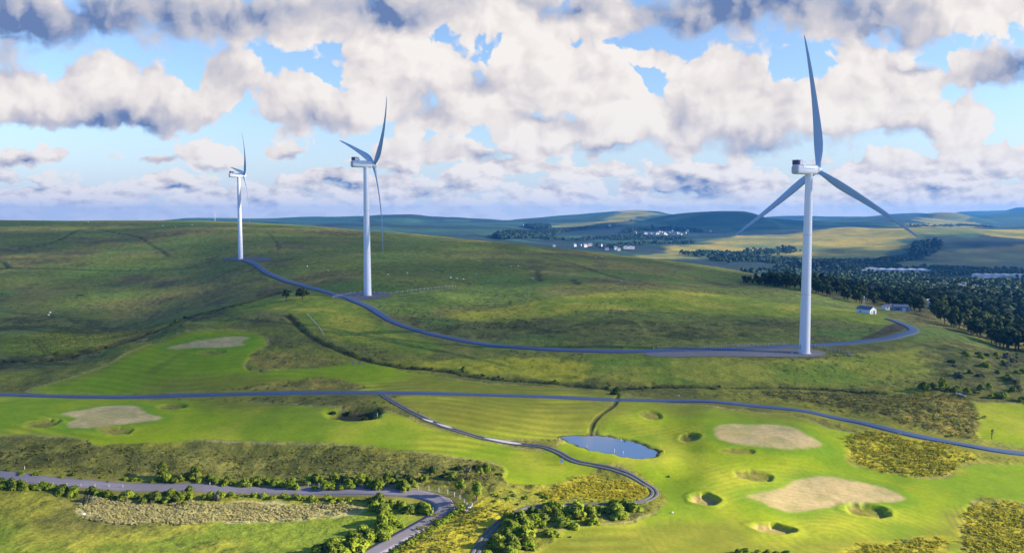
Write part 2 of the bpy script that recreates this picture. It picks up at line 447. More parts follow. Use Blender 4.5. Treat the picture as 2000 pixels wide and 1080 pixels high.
STRAW = [world_poly(p) for p in (       # pale dead grass
    [(150,1000),(170,975),(230,978),(350,985),(480,980),(600,985),(700,992),(690,1000),(600,1012),(480,1018),(330,1022),(240,1024),(180,1015)],)]
HEATH = [world_poly(p) for p in (       # dark heather and bracken
    [(0,625),(100,618),(260,630),(330,636),(420,605),(440,612),(300,660),(130,712),(0,725),(0,700),(120,690),(240,660),(100,640),(0,648)],
    [(900,628),(1100,632),(1260,626),(1560,630),(1560,652),(1250,662),(1000,656),(860,650)],
    [(1790,690),(1880,665),(2080,690),(2080,770),(1900,765),(1830,735)],
    [(0,868),(300,878),(600,872),(850,890),(960,905),(960,950),(850,945),(500,942),(0,915)])]
# far country: dry hay slopes with sun and shade put into their colour, plantations of conifers
HAY_SUN_SHADE = [world_poly(p, ymin=1500) for p in (
    [(1400,470),(1480,462),(1700,450),(1990,448),(2080,455),(2080,470),(1880,462),(1780,475),(1740,488),(1650,495),(1600,500),(1560,510),(1480,500),(1300,505),(1280,490),(1330,478)],
    [(1060,437),(1120,431),(1190,416),(1230,411),(1285,416),(1240,424),(1180,433),(1130,440)],
    [(1740,440),(1800,424),(1850,416),(1900,425),(1930,438),(1850,442)],
    [(1760,520),(1790,497),(1850,490),(1990,480),(2080,490),(2080,525),(1920,530),(1820,532)])]
CONIFER = [world_poly(p, ymin=1500) for p in (
    [(970,462),(1030,455),(1090,452),(1080,462),(1020,468),(975,470)],
    [(1025,438),(1060,436),(1075,444),(1040,446)],
    [(1540,520),(1580,512),(1720,505),(1770,500),(1790,478),(1840,476),(1830,492),(1780,505),(1690,516),(1600,526)])]
POND_PX = [(1096,855),(1120,851),(1150,851),(1185,853),(1215,859),(1245,865),(1262,873),(1282,884),(1278,893),(1255,896),(1225,893),(1195,886),(1160,880),(1130,872),(1108,862)]
POND_Z = float(at(1190, 873)[2])
def on_level(px, py, z):
    y = (z - ZC) / ray_z(py)
    return (ray_x(px, py) * y, y)
POND = spline([on_level(a, b, POND_Z) for a, b in POND_PX], 8, True)
POND = POND + (np.stack([vnoise(np.arange(len(POND)) * .55, np.zeros(len(POND)), 7), vnoise(np.arange(len(POND)) * .55, np.zeros(len(POND)), 8)], 1) - .5) * np.array([1.6, 1.9])
UPPER = line_px([(-220,766),(-60,769),(100,774),(240,776),(420,771),(640,767),(820,768),(1000,773),(1150,779),(1300,783),(1430,788),(1540,799),(1640,818),(1740,840),(1850,863),(1940,879),(2060,892),(2200,905),(2480,925),(2850,940)])
LOWER = line_px([(-160,917),(0,929),(80,938),(180,946),(300,952),(480,957),(640,959),(760,961),(820,966),(858,978),(868,992),(856,1006),(830,1022),(780,1050),(730,1078),(690,1102)])
SERVICE = line_px([(478,508),(500,518),(530,536),(575,552),(630,567),(680,583),(720,600),(760,625),(820,647),(900,665),(1000,678),(1100,684),(1220,686.5),(1350,684),(1480,680),(1580,675),(1670,669),(1740,660),(1783,648),(1775,638),(1752,629),(1735,624)])
TRACK = line_px([(745,770),(765,783),(800,803),(850,826),(900,843),(950,857),(1020,868),(1060,875),(1090,888),(1120,905),(1170,917),(1230,933),(1268,950),(1279,963),(1268,974),(1240,981),(1190,985),(1110,986),(1040,990),(1000,1006),(970,1025),(945,1052),(925,1085)])
DITCH = line_px([(1207,768),(1200,790),(1178,806),(1158,822),(1152,845)])
HEDGE = line_px([(560,617),(585,640),(615,662),(660,682),(720,704),(780,715),(860,722),(930,735),(1020,742),(1110,750),(1200,758),(1300,755),(1420,758),(1540,758),(1640,762),(1720,766)])
STREAM = line_px([(-60,705),(60,704),(150,690),(240,668),(320,640),(400,612),(470,595),(540,572)])

HOLLOW = at(692, 805)
# crests of the far hills: (distance, reach in front, reach behind, skyline)
RIDGES = [
 (5200, 1500, 900, [(250,436),(340,429),(380,426),(480,427),(600,424),(715,422),(745,420),(800,420),(845,424),(960,428),(1040,436)]),
 (6500, 1900, 900, [(960,436),(1010,428),(1090,421),(1150,416.5),(1200,412.5),(1240,410.5),(1280,413),(1310,419),(1350,426),(1400,436)]),
 (4700, 1000, 800, [(1180,442),(1240,432),(1300,420),(1350,414.5),(1400,412.5),(1448,413.5),(1464,416.5),(1490,425),(1520,428.5),(1600,433),(1700,436),(1800,442)]),
 (8200, 1500, 900, [(1440,430),(1490,424.5),(1540,421.5),(1600,422.5),(1680,423),(1745,418),(1790,416),(1815,417.5),(1860,426),(1900,432)]),
 (6000, 1100, 800, [(1690,444),(1740,436),(1780,427),(1815,417.5),(1840,415.5),(1868,417),(1900,425),(1940,436),(1980,444)]),
 (10000, 1500, 900, [(1800,430),(1850,421),(1872,414.5),(1920,412.5),(1966,410.5),(1979,406.5),(2010,405.5),(2100,404.5),(2400,410),(3200,420)]),
]
def ridged(x, y, z):
    k = y > 2600
    if not k.any():
        return z
    X, Y, Z = x[k], y[k], z[k]
    u = 1000 + F * X / Y
    Z = Z - 7.0 / F * Y * sstep(Y, 3700, 4600)
    for (y0, wf, wb, sk) in RIDGES:
        sx = np.array([q[0] for q in sk], float)
        sy = np.array([q[1] for q in sk], float)
        u0 = 1000 + F * X / y0                       # ridge runs across the view at its own distance
        py_ = np.where((u0 < sx[0]) | (u0 > sx[-1]), 470, hermite(sx, sy, np.clip(u0, sx[0], sx[-1])))
        yc = (540 - py_) / F
        crest = ZC + (yc * CP - SP) / (CP + yc * SP) * y0
        t = (Y - y0) / np.where(Y < y0, wf, wb)
        zr = crest - np.abs(t) ** 1.35 * (.035 * y0)
        Z = np.maximum(Z, zr)
    z = z.copy()
    z[k] = Z
    return z

def far_relief(x, y):
    return ((fbm(x, y, 620, 5, 8) - .5) * 46 * sstep(y, 1500, 2600) * (1 - .6 * sstep(y, 3600, 4500))
            + (fbm(x, y, 130, 4, 9) - .5) * 8 * sstep(y, 1500, 2200) * (1 - .5 * sstep(y, 3600, 4500)))

def height(x, y):
    """land with bunkers, pond, ditch and road beds cut into it"""
    z = height0(x, y)
    z = ridged(x, y, z) + far_relief(x, y) + (fbm(x, y, 95, 3, 44) - .5) * 3.4 * sstep(y, 430, 560) * (1 - sstep(y, 1250, 1500))
    for (px, py, rx, ry, dep) in BUNKERS:
        c = at(px, py)
        a = rx * .88 / F * c[1]
        b = at(px, py - ry)[1] - c[1]
        b = max(b, a * 0.35)
        q = np.sqrt(((x - c[0]) / a) ** 2 + ((y - c[1]) / b) ** 2)
        q = q + 0.25 * (vnoise(x / 1.7, y / 1.7, 5) - 0.5)
        # steep lip towards the sun, gentle on the other side
        sharp = np.where(x > c[0], 0.82, 0.45)
        z = z - dep * .85 * (1 - sstep(q, sharp, 1.08))
        z = z + 0.12 * dep * np.exp(-((q - 1.2) / 0.2) ** 2)
    # the dark hollow in the left fairway
    hx, hy = HOLLOW[:2]
    q = np.sqrt(((x - hx) / 11.0) ** 2 + ((y - hy) / 8.0) ** 2) + .3 * (vnoise(x / 3, y / 3, 9) - .5)
    z = z - 2.6 * (1 - sstep(q, .45, 1.1))
    d = sd_poly(POND, x, y)
    k = d < 30
    zp = np.where(d < 0, POND_Z - 0.9 * sstep(-d, 0, 4), POND_Z + 0.35 * sstep(d, 0, 1.5) + 0.02 * np.maximum(d, 0))
    wgt = 1 - sstep(d, 1.5, 17.0)
    z = np.where(k, z * (1 - wgt) + zp * wgt, z)
    z = z - .35 * (1 - sstep(sd_line(DITCH, x, y), 0.2, 1.1))
    z = z - 1.0 * (1 - sstep(sd_line(HEDGE, x, y), 0.4, 3.0))
    z = z - 2.2 * (1 - sstep(sd_line(STREAM, x, y), 1, 7))
    return z

# ------------------------------------------------------------------ the ground sheet
DR = {k: v for k, v in (("UPPER", UPPER), ("LOWER", LOWER), ("SERVICE", SERVICE), ("TRACK", TRACK))}
def cover(x, y):
    """land cover at world points: albedo (linear rgb) and roughness of the sward"""
    u = 1000 + F * x / y
    nL = fbm(x, y, 90, 4, 11)
    nM = fbm(x, y, 22, 4, 23)
    nS = fbm(x, y, 5, 3, 37)
    A = lambda *c: np.array(c)[None, :]
    mix = lambda c, b, t: c * (1 - t[:, None]) + b * t[:, None]
    # open hill: olive moor with brown bents and purple-brown heath
    c = mix(A(.148, .184, .033) + 0 * x[:, None], A(.185, .178, .045), sstep(nL, .42, .62))
    c = mix(c, A(.105, .100, .040), sstep(nM * .6 + nL * .4, .54, .66) * .75)
    c = mix(c, A(.125, .20, .034), sstep(fbm(x, y, 60, 3, 77), .56, .68) * .75)
    rough = np.full(x.shape, .8)
    near = 1 - sstep(y, 330, 420)
    c = mix(c, mix(A(.24, .24, .028) + 0 * x[:, None], A(.155, .155, .03), sstep(nM, .4, .62)), near)
    def zone(sets, colour, edge, rv, amount=1.0, wob=3.0):
        nonlocal c, rough
        t = np.zeros(x.shape)
        jig = (nS - .5) * wob + (nM - .5) * wob
        for p in sets:
            d = sd_poly(p, x, y)
            t = np.maximum(t, 1 - sstep(d + np.where(d < 900, jig, 0), -edge, edge))
        t = t * amount
        c = mix(c, colour, t)
        rough = rough * (1 - t) + rv * t
        return t
    zone(MEADOW, mix(A(.19, .25, .024) + 0 * x[:, None], A(.31, .31, .035), sstep(nM, .42, .6)), 6, .6)
    heath = mix(A(.070, .076, .022) + 0 * x[:, None], A(.165, .165, .038), sstep(nS * .5 + nM * .5, .42, .58))
    zone(HEATH[:3], heath, 8, 1.0, .85, 14)
    zone(HEATH[3:], heath * A(1.35, 1.3, 1.2), 6, .8, .8, 8)
    # mown turf, striped by the mower along its length
    t0 = np.zeros(x.shape)
    dm = np.full(x.shape, 1e3)
    for p in MOWN:
        dm = np.minimum(dm, sd_poly(p, x, y))
    str_ = np.sin((y + 6 * np.sin(x / 26) + 3 * np.sin(x / 11 + 1) + 8 * fbm(x, y, 50, 2, 87)) * 2 * math.pi / 5.2)
    str2 = np.sin((np.sqrt((x - 78) ** 2 + ((y - 190) * 1.0) ** 2) + 22 * fbm(x, y, 60, 2, 89)) * 2 * math.pi / 2.7)
    st = np.where(x > 30, str2 * .42, str_) * sstep(nM, .3, .5)
    turf = mix(A(.255, .335, .010) + 0 * x[:, None], A(.345, .37, .026), sstep(nM * .6 + nL * .4, .40, .62))
    turf = turf * (1 + .19 * (st * sstep(fbm(x, y, 45, 2, 88), .4, .55))[:, None])
    turf = mix(turf, A(.155, .275, .010), sstep(fbm(x, y, 35, 3, 91), .48, .64) * .65)
    for p in DRYTURF:
        t = (1 - sstep(sd_poly(p, x, y) + (nM - .5) * 20, -6, 6)) * .8
        turf = mix(turf, A(.215, .215, .026) * (1 + .12 * st[:, None]), t)
    zone(MOWN, turf, 1.0, .06, 1.0, 1.6)
    # worn pale rim where the mower turns
    rim = np.exp(-((dm - .6 + (nS - .5) * 1.4) / .55) ** 2) * sstep(nM, .35, .55)
    c = mix(c, A(.36, .31, .12), rim * .8)
    gold = mix(A(.42, .375, .028) + 0 * x[:, None], A(.28, .285, .024), sstep(nS * .6 + nM * .4, .45, .62))
    zone(DULLGOLD, mix(A(.27, .225, .040) + 0 * x[:, None], A(.20, .19, .035), sstep(nS, .4, .6)), 1.5, 1.0, 1.0, 2.0)
    zone(GOLDEN, gold, 2.4, .55, 1.0, 5.0)
    straw = mix(A(.46, .42, .18) + 0 * x[:, None], A(.34, .33, .10), sstep(nS, .5, .68))
    zone(STRAW, straw, 1.2, .45, .95, 4.0)
    dg = np.full(x.shape, 1e3)
    for p in GREENS:
        dg = np.minimum(dg, sd_poly(p, x, y))
    ring = (1 - sstep(dg, 1, 7)) * (dm < 5)
    c = mix(c, A(.10, .25, .014), ring * .55)
    gs = np.sin((x * .35 + y) * 2 * math.pi / 2.4)
    green = mix(A(.49, .385, .17) + 0 * x[:, None], A(.40, .34, .13), sstep(nS, .45, .62)) * (1 + .05 * gs[:, None])
    zone(GREENS, green, 1.0, .1, 1.0, 1.2)
    for i, (px, py, rx, ry, dep) in enumerate(BUNKERS):
        ce = at(px, py)
        a = rx * .88 / F * ce[1]
        b = max(at(px, py - ry)[1] - ce[1], a * .35)
        q = np.sqrt(((x - ce[0]) / a) ** 2 + ((y - ce[1]) / b) ** 2) + .25 * (vnoise(x / 1.7, y / 1.7, 5) - .5)
        t = 1 - sstep(q, .78, .98)
        weed = sstep(vnoise(x / 1.3, y / 1.3, 60 + i), .35, .6)
        inside = mix((A(.40, .31, .11) if i in (4, 6) else A(.25, .22, .05)) + 0 * x[:, None], A(.17, .19, .02), weed * (0.2 if i in (4, 6) else .8))
        c = mix(c, inside, t)
        c = mix(c, A(.30, .32, .03), np.exp(-((q - 1.05) / .1) ** 2) * .25)
        rough = rough * (1 - t) + .3 * t
    # wheel ruts in the turf by the ripe grass
    for off in (-1.6, 0, 1.7, 3.4):
        d = sd_line(RUT + np.array([off, 0]), x, y)
        c = mix(c, A(.17, .15, .05), (1 - sstep(d, .12, .45)) * .55 * sstep(nS, .3, .5))
    # ditches, stream and the damp ground by the pond
    c = mix(c, A(.07, .072, .024), (1 - sstep(sd_line(DITCH, x, y) + (nS - .5) * 1.2, .2, 1.1)))
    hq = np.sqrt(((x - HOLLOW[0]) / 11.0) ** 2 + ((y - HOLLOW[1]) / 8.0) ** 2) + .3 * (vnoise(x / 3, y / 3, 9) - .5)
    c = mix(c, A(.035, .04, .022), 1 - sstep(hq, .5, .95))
    c = mix(c, A(.075, .06, .038), (1 - sstep(sd_poly(SCARP, x, y), -.5, 2)) * .9)
    c = mix(c, A(.055, .055, .02), (1 - sstep(sd_line(HEDGE, x, y) + (nS - .5) * 4, .5, 3.0)))
    c = mix(c, A(.055, .06, .02), (1 - sstep(sd_line(STREAM, x, y) + (nS - .5) * 8, 2, 11)) * .9)
    c = mix(c, A(.05, .06, .02), (1 - sstep(sd_poly(POND, x, y) + (nS - .5) * 1.5, .2, 1.3)))
    for ln, wd, dk in TRACES:
        d = sd_line(ln, x, y, 40) + (nS - .5) * wd * 1.2
        c = mix(c, A(.05, .055, .022) if dk > 0 else A(.24, .23, .09), (1 - sstep(d, wd * .3, wd)) * abs(dk))
    # gravel verges
    for ln, hw in ((UPPER, 2.4), (SERVICE, 2.6), (LOWER, 3.0)):
        d = sd_line(ln, x, y)
        c = mix(c, A(.20, .175, .085), (1 - sstep(d + (nS - .5) * 1.2, hw, hw + 1.0)) * .6)
        rough = rough * sstep(d, hw, hw + 4)
    # far country
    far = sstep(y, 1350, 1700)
    fc = mix(A(.024, .072, .058) + 0 * x[:, None], A(.018, .040, .042), sstep(fbm(x, y, 500, 4, 51), .45, .6))  # dark moor, with the cloud shade of the far hills put into its colour
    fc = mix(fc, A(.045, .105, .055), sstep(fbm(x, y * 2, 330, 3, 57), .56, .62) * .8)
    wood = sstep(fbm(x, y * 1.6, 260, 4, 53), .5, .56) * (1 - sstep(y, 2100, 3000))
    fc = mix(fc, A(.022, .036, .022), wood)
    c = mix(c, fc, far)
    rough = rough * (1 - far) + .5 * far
    c0 = mix(A(.34, .27, .045) + 0 * x[:, None], A(.17, .18, .045), sstep(fbm(x, y * 2.4, 300, 5, 61), .44, .58))
    for i, p in enumerate(HAY_SUN_SHADE):
        d = sd_poly(p * .1, x * .1, y * .1) * 10
        j = (fbm(x, y, 160, 5, 71) - .5) * 260
        t = (1 - sstep(d + j, -25, 25)) * far
        hg = sstep(fbm(x, y * 2, 210, 4, 67), .5, .6) * .6
        c1 = mix(c0, A(.10, .16, .05), hg)
        c = mix(c, c1 if i < 3 else c1 * .55 + A(.03, .045, .03), t * (.95 if i != 3 else .8))  # last slope darkened in colour to stand for shade
    return np.clip(c, .004, .8), rough

SCARP = world_poly([(1680,667),(1720,657),(1752,648),(1766,640),(1752,632),(1735,638),(1715,650),(1690,659)], 4)
DRYTURF = [world_poly(p) for p in ([(430,784),(760,778),(1200,788),(1150,840),(1020,850),(900,842),(800,812),(600,800),(450,800)], [(780,745),(900,738),(1210,764),(1200,774),(760,768)],
    [(300,740),(480,735),(560,740),(480,765),(280,770)], [(1330,790),(1640,822),(1640,835),(1560,822),(1420,808),(1330,806)], [(1090,1050),(1400,1015),(1500,1060),(1800,1040),(1870,1010),(1880,1040),(1700,1080),(1400,1130),(1050,1130)], [(60,765),(150,735),(330,655),(400,632),(520,622),(560,650),(430,650),(330,668),(180,735)])]
DULLGOLD = [world_poly(p) for p in ([(490,690),(530,683),(600,690),(665,705),(660,714),(560,720),(510,716)], [(460,760),(540,745),(640,738),(720,757),(640,762)],
    [(1480,768),(1560,764),(1740,770),(1870,768),(1905,795),(1910,840),(1880,855),(1750,822),(1640,796),(1540,780)])]
RUT = np.array([at(1850, 985)[:2], at(1862, 1010)[:2], at(1880, 1040)[:2], at(1905, 1080)[:2], at(1920, 1110)[:2]])

def make_ground():
    us = np.concatenate([np.linspace(-2500, -240, 60)[:-1], np.arange(-240, 2240, 2.3), np.linspace(2240, 4500, 61)])
    ys = np.concatenate([1 / np.linspace(1 / 105, 1 / 1450, 760), np.exp(np.linspace(math.log(1455), math.log(13500), 260))])
    U, Y = np.meshgrid(us, ys)
    X = (U - 1000) / F * Y
    x, y = X.ravel(), Y.ravel()
    z = height(x, y)
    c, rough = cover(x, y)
    dr = np.minimum(np.minimum(sd_line(UPPER, x, y), sd_line(SERVICE, x, y)), np.minimum(sd_line(LOWER, x, y), sd_line(TRACK, x, y)))
    pad = np.minimum(sd_poly(PADS[0], x, y), np.minimum(sd_poly(PADS[1], x, y), sd_poly(PADS[2], x, y)))
    flat = sstep(np.minimum(dr - 3.5, pad), 0, 6)
    hum = (fbm(x, y, 3.6, 3, 3) - .5) * .95 + (fbm(x, y, 14, 3, 4) - .5) * .9 + (fbm(x, y, 60, 3, 6) - .5) * 2.2
    fade = 1 - sstep(y, 1250, 1500)
    z = z + hum * (rough * .9 + .03) * flat * fade
    nr, nc = U.shape
    me = bpy.data.meshes.new("ground")
    co = np.stack([x, y, z], 1).astype(np.float32)
    idx = np.arange(nr * nc).reshape(nr, nc)
    q = np.stack([idx[:-1, :-1], idx[:-1, 1:], idx[1:, 1:], idx[1:, :-1]], -1).reshape(-1, 4)
    me.vertices.add(len(co))
    me.vertices.foreach_set("co", co.ravel())
    me.loops.add(q.size)
    me.loops.foreach_set("vertex_index", q.ravel().astype(np.int32))
    me.polygons.add(len(q))
    me.polygons.foreach_set("loop_start", (np.arange(len(q)) * 4).astype(np.int32))
    me.polygons.foreach_set("use_smooth", np.ones(len(q), bool))
    me.update(calc_edges=True)
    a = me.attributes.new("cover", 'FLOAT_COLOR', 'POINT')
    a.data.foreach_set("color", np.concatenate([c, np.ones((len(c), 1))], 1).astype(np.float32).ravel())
    a = me.attributes.new("sward", 'FLOAT', 'POINT')
    a.data.foreach_set("value", rough.astype(np.float32))
    o = bpy.data.objects.new("ground", me)
    col.objects.link(o)
    o["kind"] = "structure"
    o["label"] = "rolling green golf course turf and moorland hills"
    me.materials.append(M["ground"])
    return o

# ------------------------------------------------------------------ materials
M = {}
def mat(name, base=(.5, .5, .5), rough=.8, spec=.3, metal=0.0):
    m = bpy.data.materials.new(name)
    m.use_nodes = True
    b = m.node_tree.nodes["Principled BSDF"]
    b.inputs["Base Color"].default_value = (*base[:3], 1)
    b.inputs["Roughness"].default_value = rough
    b.inputs["Specular IOR Level"].default_value = spec
    b.inputs["Metallic"].default_value = metal
    M[name] = m
    return m, N(m.node_tree), b

def mottled(name, base, amount=.25, scale=.6, rough=.85, spec=.25, bump=0.0, bdist=.1):
    m, n, b = mat(name, base, rough, spec)
    g = n.new('ShaderNodeTexCoord').outputs['Object']
    a = n.noise(g, scale, 6, .6)
    d = n.noise(g, scale * .13, 3, .5)
    f = n.m('MULTIPLY', n.m('MULTIPLY_ADD', a, 2 * amount, 1 - amount), n.m('MULTIPLY_ADD', d, amount * 1.6, 1 - amount * .8))
    v = n.new('ShaderNodeCombineXYZ')
    for i in range(3):
        n.put(v.inputs[i], f)
    n.put(b.inputs["Base Color"], n.mix(1.0, C(*base), v.outputs[0], 'MULTIPLY'))
    if bump:
        bp = n.new('ShaderNodeBump')
        bp.inputs['Strength'].default_value = bump
        bp.inputs['Distance'].default_value = bdist
        n.put(bp.inputs['Height'], a)
        n.put(b.inputs['Normal'], bp.outputs[0])
    return m

# ground: cover colour broken up by blades, tufts and patches
m, n, b = mat("ground", rough=.95, spec=.1)
P_ = n.new('ShaderNodeTexCoord').outputs['Object']
ac = n.new('ShaderNodeAttribute', attribute_name="cover")
asw = n.new('ShaderNodeAttribute', attribute_name="sward")
sw = asw.outputs['Fac']
t1 = n.noise(P_, .9, 5, .65)
t2 = n.noise(P_, .16, 4, .55)
t3 = n.noise(P_, .03, 3, .5)
amp = n.m('MULTIPLY_ADD', sw, .62, .26)
f1 = n.m('MULTIPLY_ADD', n.m('MULTIPLY', n.m('SUBTRACT', t1, .5), 2.2), amp, 1.0)
f2 = n.m('MULTIPLY_ADD', n.m('MULTIPLY', n.m('SUBTRACT', t2, .5), 1.6), amp, 1.0)
f = n.m('MULTIPLY', n.m('MULTIPLY', f1, f2), n.m('MULTIPLY_ADD', t3, .5, .75))
v = n.new('ShaderNodeCombineXYZ')
n.put(v.inputs[0], n.m('MULTIPLY', f, n.m('MULTIPLY_ADD', t2, .3, .85)))
n.put(v.inputs[1], f)
n.put(v.inputs[2], f)
t4 = n.noise(n.vm('MULTIPLY', P_, (1.0, .55, 1.0)), .42, 3, .6)
t5 = n.noise(P_, .022, 3, .55)
clump = n.m('MULTIPLY', n.m('MULTIPLY', n.ss(t4, .55, .63), n.ss(t5, .42, .58)), n.m('MULTIPLY', sw, .9))
gcol = n.mix(1.0, ac.outputs['Color'], v.outputs[0], 'MULTIPLY')
n.put(b.inputs["Base Color"], n.mix(clump, gcol, C(.022, .028, .010)))
bp = n.new('ShaderNodeBump')
n.put(bp.inputs['Strength'], n.m('MULTIPLY_ADD', sw, .6, .08))
bp.inputs['Distance'].default_value = .8
n.put(bp.inputs['Height'], n.m('ADD', t1, n.m('MULTIPLY', t2, 2.0)))
n.put(b.inputs['Normal'], bp.outputs[0])

mottled("tarmac", (.066, .110, .19), .22, .35, .7, .35)
mottled("chip_road", (.205, .19, .215), .22, .35, .85, .25)
mottled("gravel", (.13, .135, .15), .35, .9, .95, .15, .4)
mottled("hardstanding", (.21, .195, .185), .3, .5, .95, .15, .3)
mottled("turbine_white", (.72, .74, .78), .05, .05, .38, .5)
mottled("blade_shade_blue", (.27, .42, .62), .05, .05, .35, .5)  # white blades: the blue of their shaded side is put into this colour
mottled("dark_louvre", (.05, .055, .12), .1, 2, .6, .3)
mottled("steel", (.42, .44, .47), .15, 2, .45, .5)
mottled("concrete", (.55, .53, .5), .2, 1.2, .9, .2)
mottled("timber", (.34, .31, .30), .3, 3, .9, .2)
mottled("pale_post", (.55, .52, .48), .2, 3, .9, .2)
mottled("white_wall", (.78, .77, .75), .08, .5, .85, .2)
mottled("slate", (.11, .14, .20), .2, 1.0, .6, .4)
mottled("blue_door", (.06, .11, .25), .1, 1, .5, .4)
mottled("blue_panel", (.03, .16, .45), .1, 2, .4, .5)
mottled("orange_panel", (.6, .16, .04), .1, 2, .5, .4)
mottled("roof_white", (.62, .62, .63), .06, .05, .5, .4)
mottled("cladding", (.45, .46, .48), .1, .1, .6, .4)
mottled("pale_render", (.47, .46, .45), .15, .3, .85, .2)
mottled("shed_blue", (.13, .21, .33), .15, .5, .6, .3)
mottled("brick", (.30, .17, .12), .2, 1, .9, .2)
mottled("wool", (.72, .69, .62), .1, 4, .95, .1)
mottled("dark_skin", (.05, .045, .04), .1, 4, .8, .2)
mottled("stone", (.52, .48, .45), .3, 1.5, .9, .2, .4)
mottled("bark", (.11, .085, .06), .3, 3, .95, .1, .4)
mottled("glass", (.03, .04, .06), .1, 1, .1, .6)
mottled("flag_yellow", (.75, .6, .06), .1, 2, .7, .2)

def leaf_mat(name, a, bb, trans=.35):
    m, n, b = mat(name, a, .75, .15)
    oi = n.new('ShaderNodeObjectInfo')
    g = n.new('ShaderNodeTexCoord').outputs['Object']
    f = n.m('ADD', n.m('MULTIPLY', n.noise(g, 1.1, 3, .6), .9), n.m('MULTIPLY', oi.outputs['Random'], .55), clamp=True)
    f = n.m('SUBTRACT', f, .22, clamp=True)
    cc = n.mix(f, C(*a), C(*bb))
    n.put(b.inputs["Base Color"], cc)
    tr = n.new('ShaderNodeBsdfTranslucent')
    n.put(tr.inputs[0], cc)
    mx = n.new('ShaderNodeMixShader')
    mx.inputs[0].default_value = trans
    n.put(mx.inputs[1], b.outputs[0])
    n.put(mx.inputs[2], tr.outputs[0])
    o = m.node_tree.nodes["Material Output"]
    n.put(o.inputs[0], mx.outputs[0])
    return m
leaf_mat("leaf_bright", (.18, .28, .02), (.35, .42, .035), .42)
leaf_mat("leaf_mid", (.11, .18, .018), (.25, .30, .03), .42)
leaf_mat("leaf_dark", (.028, .056, .018), (.08, .12, .028), .25)
leaf_mat("leaf_grey", (.13, .15, .08), (.22, .22, .13))
leaf_mat("leaf_far", (.022, .050, .034), (.050, .090, .038), .15)
leaf_mat("grass_gold", (.48, .42, .035), (.34, .34, .03), .6)
leaf_mat("grass_straw", (.56, .50, .235), (.44, .42, .16), .6)
leaf_mat("grass_olive", (.16, .165, .03), (.24, .23, .04), .5)

# water: dark body under a mirror
m, n, b = mat("water", (.075, .135, .25), .03, .5)
b.inputs["IOR"].default_value = 2.0
g = n.new('ShaderNodeTexCoord').outputs['Object']
bp = n.new('ShaderNodeBump')
bp.inputs['Strength'].default_value = .05
bp.inputs['Distance'].default_value = .1
n.put(bp.inputs['Height'], n.noise(n.vm('MULTIPLY', g, (1, 2.5, 1)), 1.6, 3, .5))
n.put(b.inputs['Normal'], bp.outputs[0])

# ------------------------------------------------------------------ object helpers
class MB:
    def __init__(self):
        self.v, self.f, self.s = [], [], []
    def add(self, vs_, fs, smooth=False):
        o = len(self.v)
        self.v += [tuple(p) for p in vs_]
        self.f += [tuple(i + o for i in f_) for f_ in fs]
        self.s += [smooth] * len(fs)
        return self
    def box(self, c, s, rz=0.0, taper=1.0):
        x, y, z = s[0] / 2, s[1] / 2, s[2] / 2
        ca, sa = math.cos(rz), math.sin(rz)
        vs_ = []
        for dz, k in ((-z, 1), (z, taper)):
            for dx, dy in ((-x, -y), (x, -y), (x, y), (-x, y)):
                dx, dy = dx * k, dy * k
                vs_.append((c[0] + dx*ca - dy*sa, c[1] + dx*sa + dy*ca, c[2] + dz))
        return self.add(vs_, [(0,3,2,1),(4,5,6,7),(0,1,5,4),(1,2,6,5),(2,3,7,6),(3,0,4,7)])
    def tube(self, pts, radii, n=8, cap=True, smooth=True):
        pts = [np.array(p, float) for p in pts]
        rings = []
        for i, p in enumerate(pts):
            t = pts[min(i+1, len(pts)-1)] - pts[max(i-1, 0)]
            t = t / (np.linalg.norm(t) + 1e-9)
            a = np.cross(t, (0, 0, 1)) if abs(t[2]) < .95 else np.cross(t, (1, 0, 0))
            a /= np.linalg.norm(a)
            b_ = np.cross(t, a)
            r_ = radii[i] if hasattr(radii, '__len__') else radii
            rings.append([p + r_*(a*math.cos(2*math.pi*k/n) + b_*math.sin(2*math.pi*k/n)) for k in range(n)])
        vs_ = [q for r_ in rings for q in r_]
        fs = [(i*n+k, i*n+(k+1) % n, (i+1)*n+(k+1) % n, (i+1)*n+k) for i in range(len(pts)-1) for k in range(n)]
        self.add(vs_, fs, smooth)
        if cap:
            self.add(rings[0], [tuple(range(n))])
            self.add(rings[-1], [tuple(range(n))[::-1]])
        return self
    def mesh(self, name, material):
        me = bpy.data.meshes.new(name)
        me.from_pydata(self.v, [], self.f)
        me.polygons.foreach_set("use_smooth", self.s)
        me.materials.append(M[material])
        me.update()
        return me
    def build(self, name, material, parent=None, loc=None, rz=0.0):
        return link(name, self.mesh(name, material), parent, loc, rz)

def link(name, me, parent=None, loc=None, rz=0.0, sc=None):
    o = bpy.data.objects.new(name, me)
    col.objects.link(o)
    if parent is not None:
        o.parent = parent
    if loc is not None:
        o.location = loc
    o.rotation_euler = (0, 0, rz)
    if sc is not None:
        o.scale = sc
    return o

def tag(o, label=None, cat=None, group=None, kind=None):
    for k, v_ in (("label", label), ("category", cat), ("group", group), ("kind", kind)):
        if v_:
            o[k] = v_
    return o

def empty(name, loc, rz=0.0, label=None, cat=None, group=None):
    o = bpy.data.objects.new(name, None)
    col.objects.link(o)
    o.location = loc
    o.rotation_euler = (0, 0, rz)
    return tag(o, label, cat, group)

def copy_tree(o, parent=None):
    c = o.copy()
    col.objects.link(c)
    c.parent = parent
    for ch in [q for q in o.children]:
        copy_tree(ch, c)
    return c

def hz_at(x, y):
    return float(height(np.array([float(x)]), np.array([float(y)]))[0])

def heights(xy):
    xy = np.asarray(xy, float)
    return height(xy[:, 0], xy[:, 1])

def ground_at(px, py, ymin=110, ymax=9500):
    p = at(px, py, ymin, ymax)
    return np.array([p[0], p[1], hz_at(p[0], p[1])])

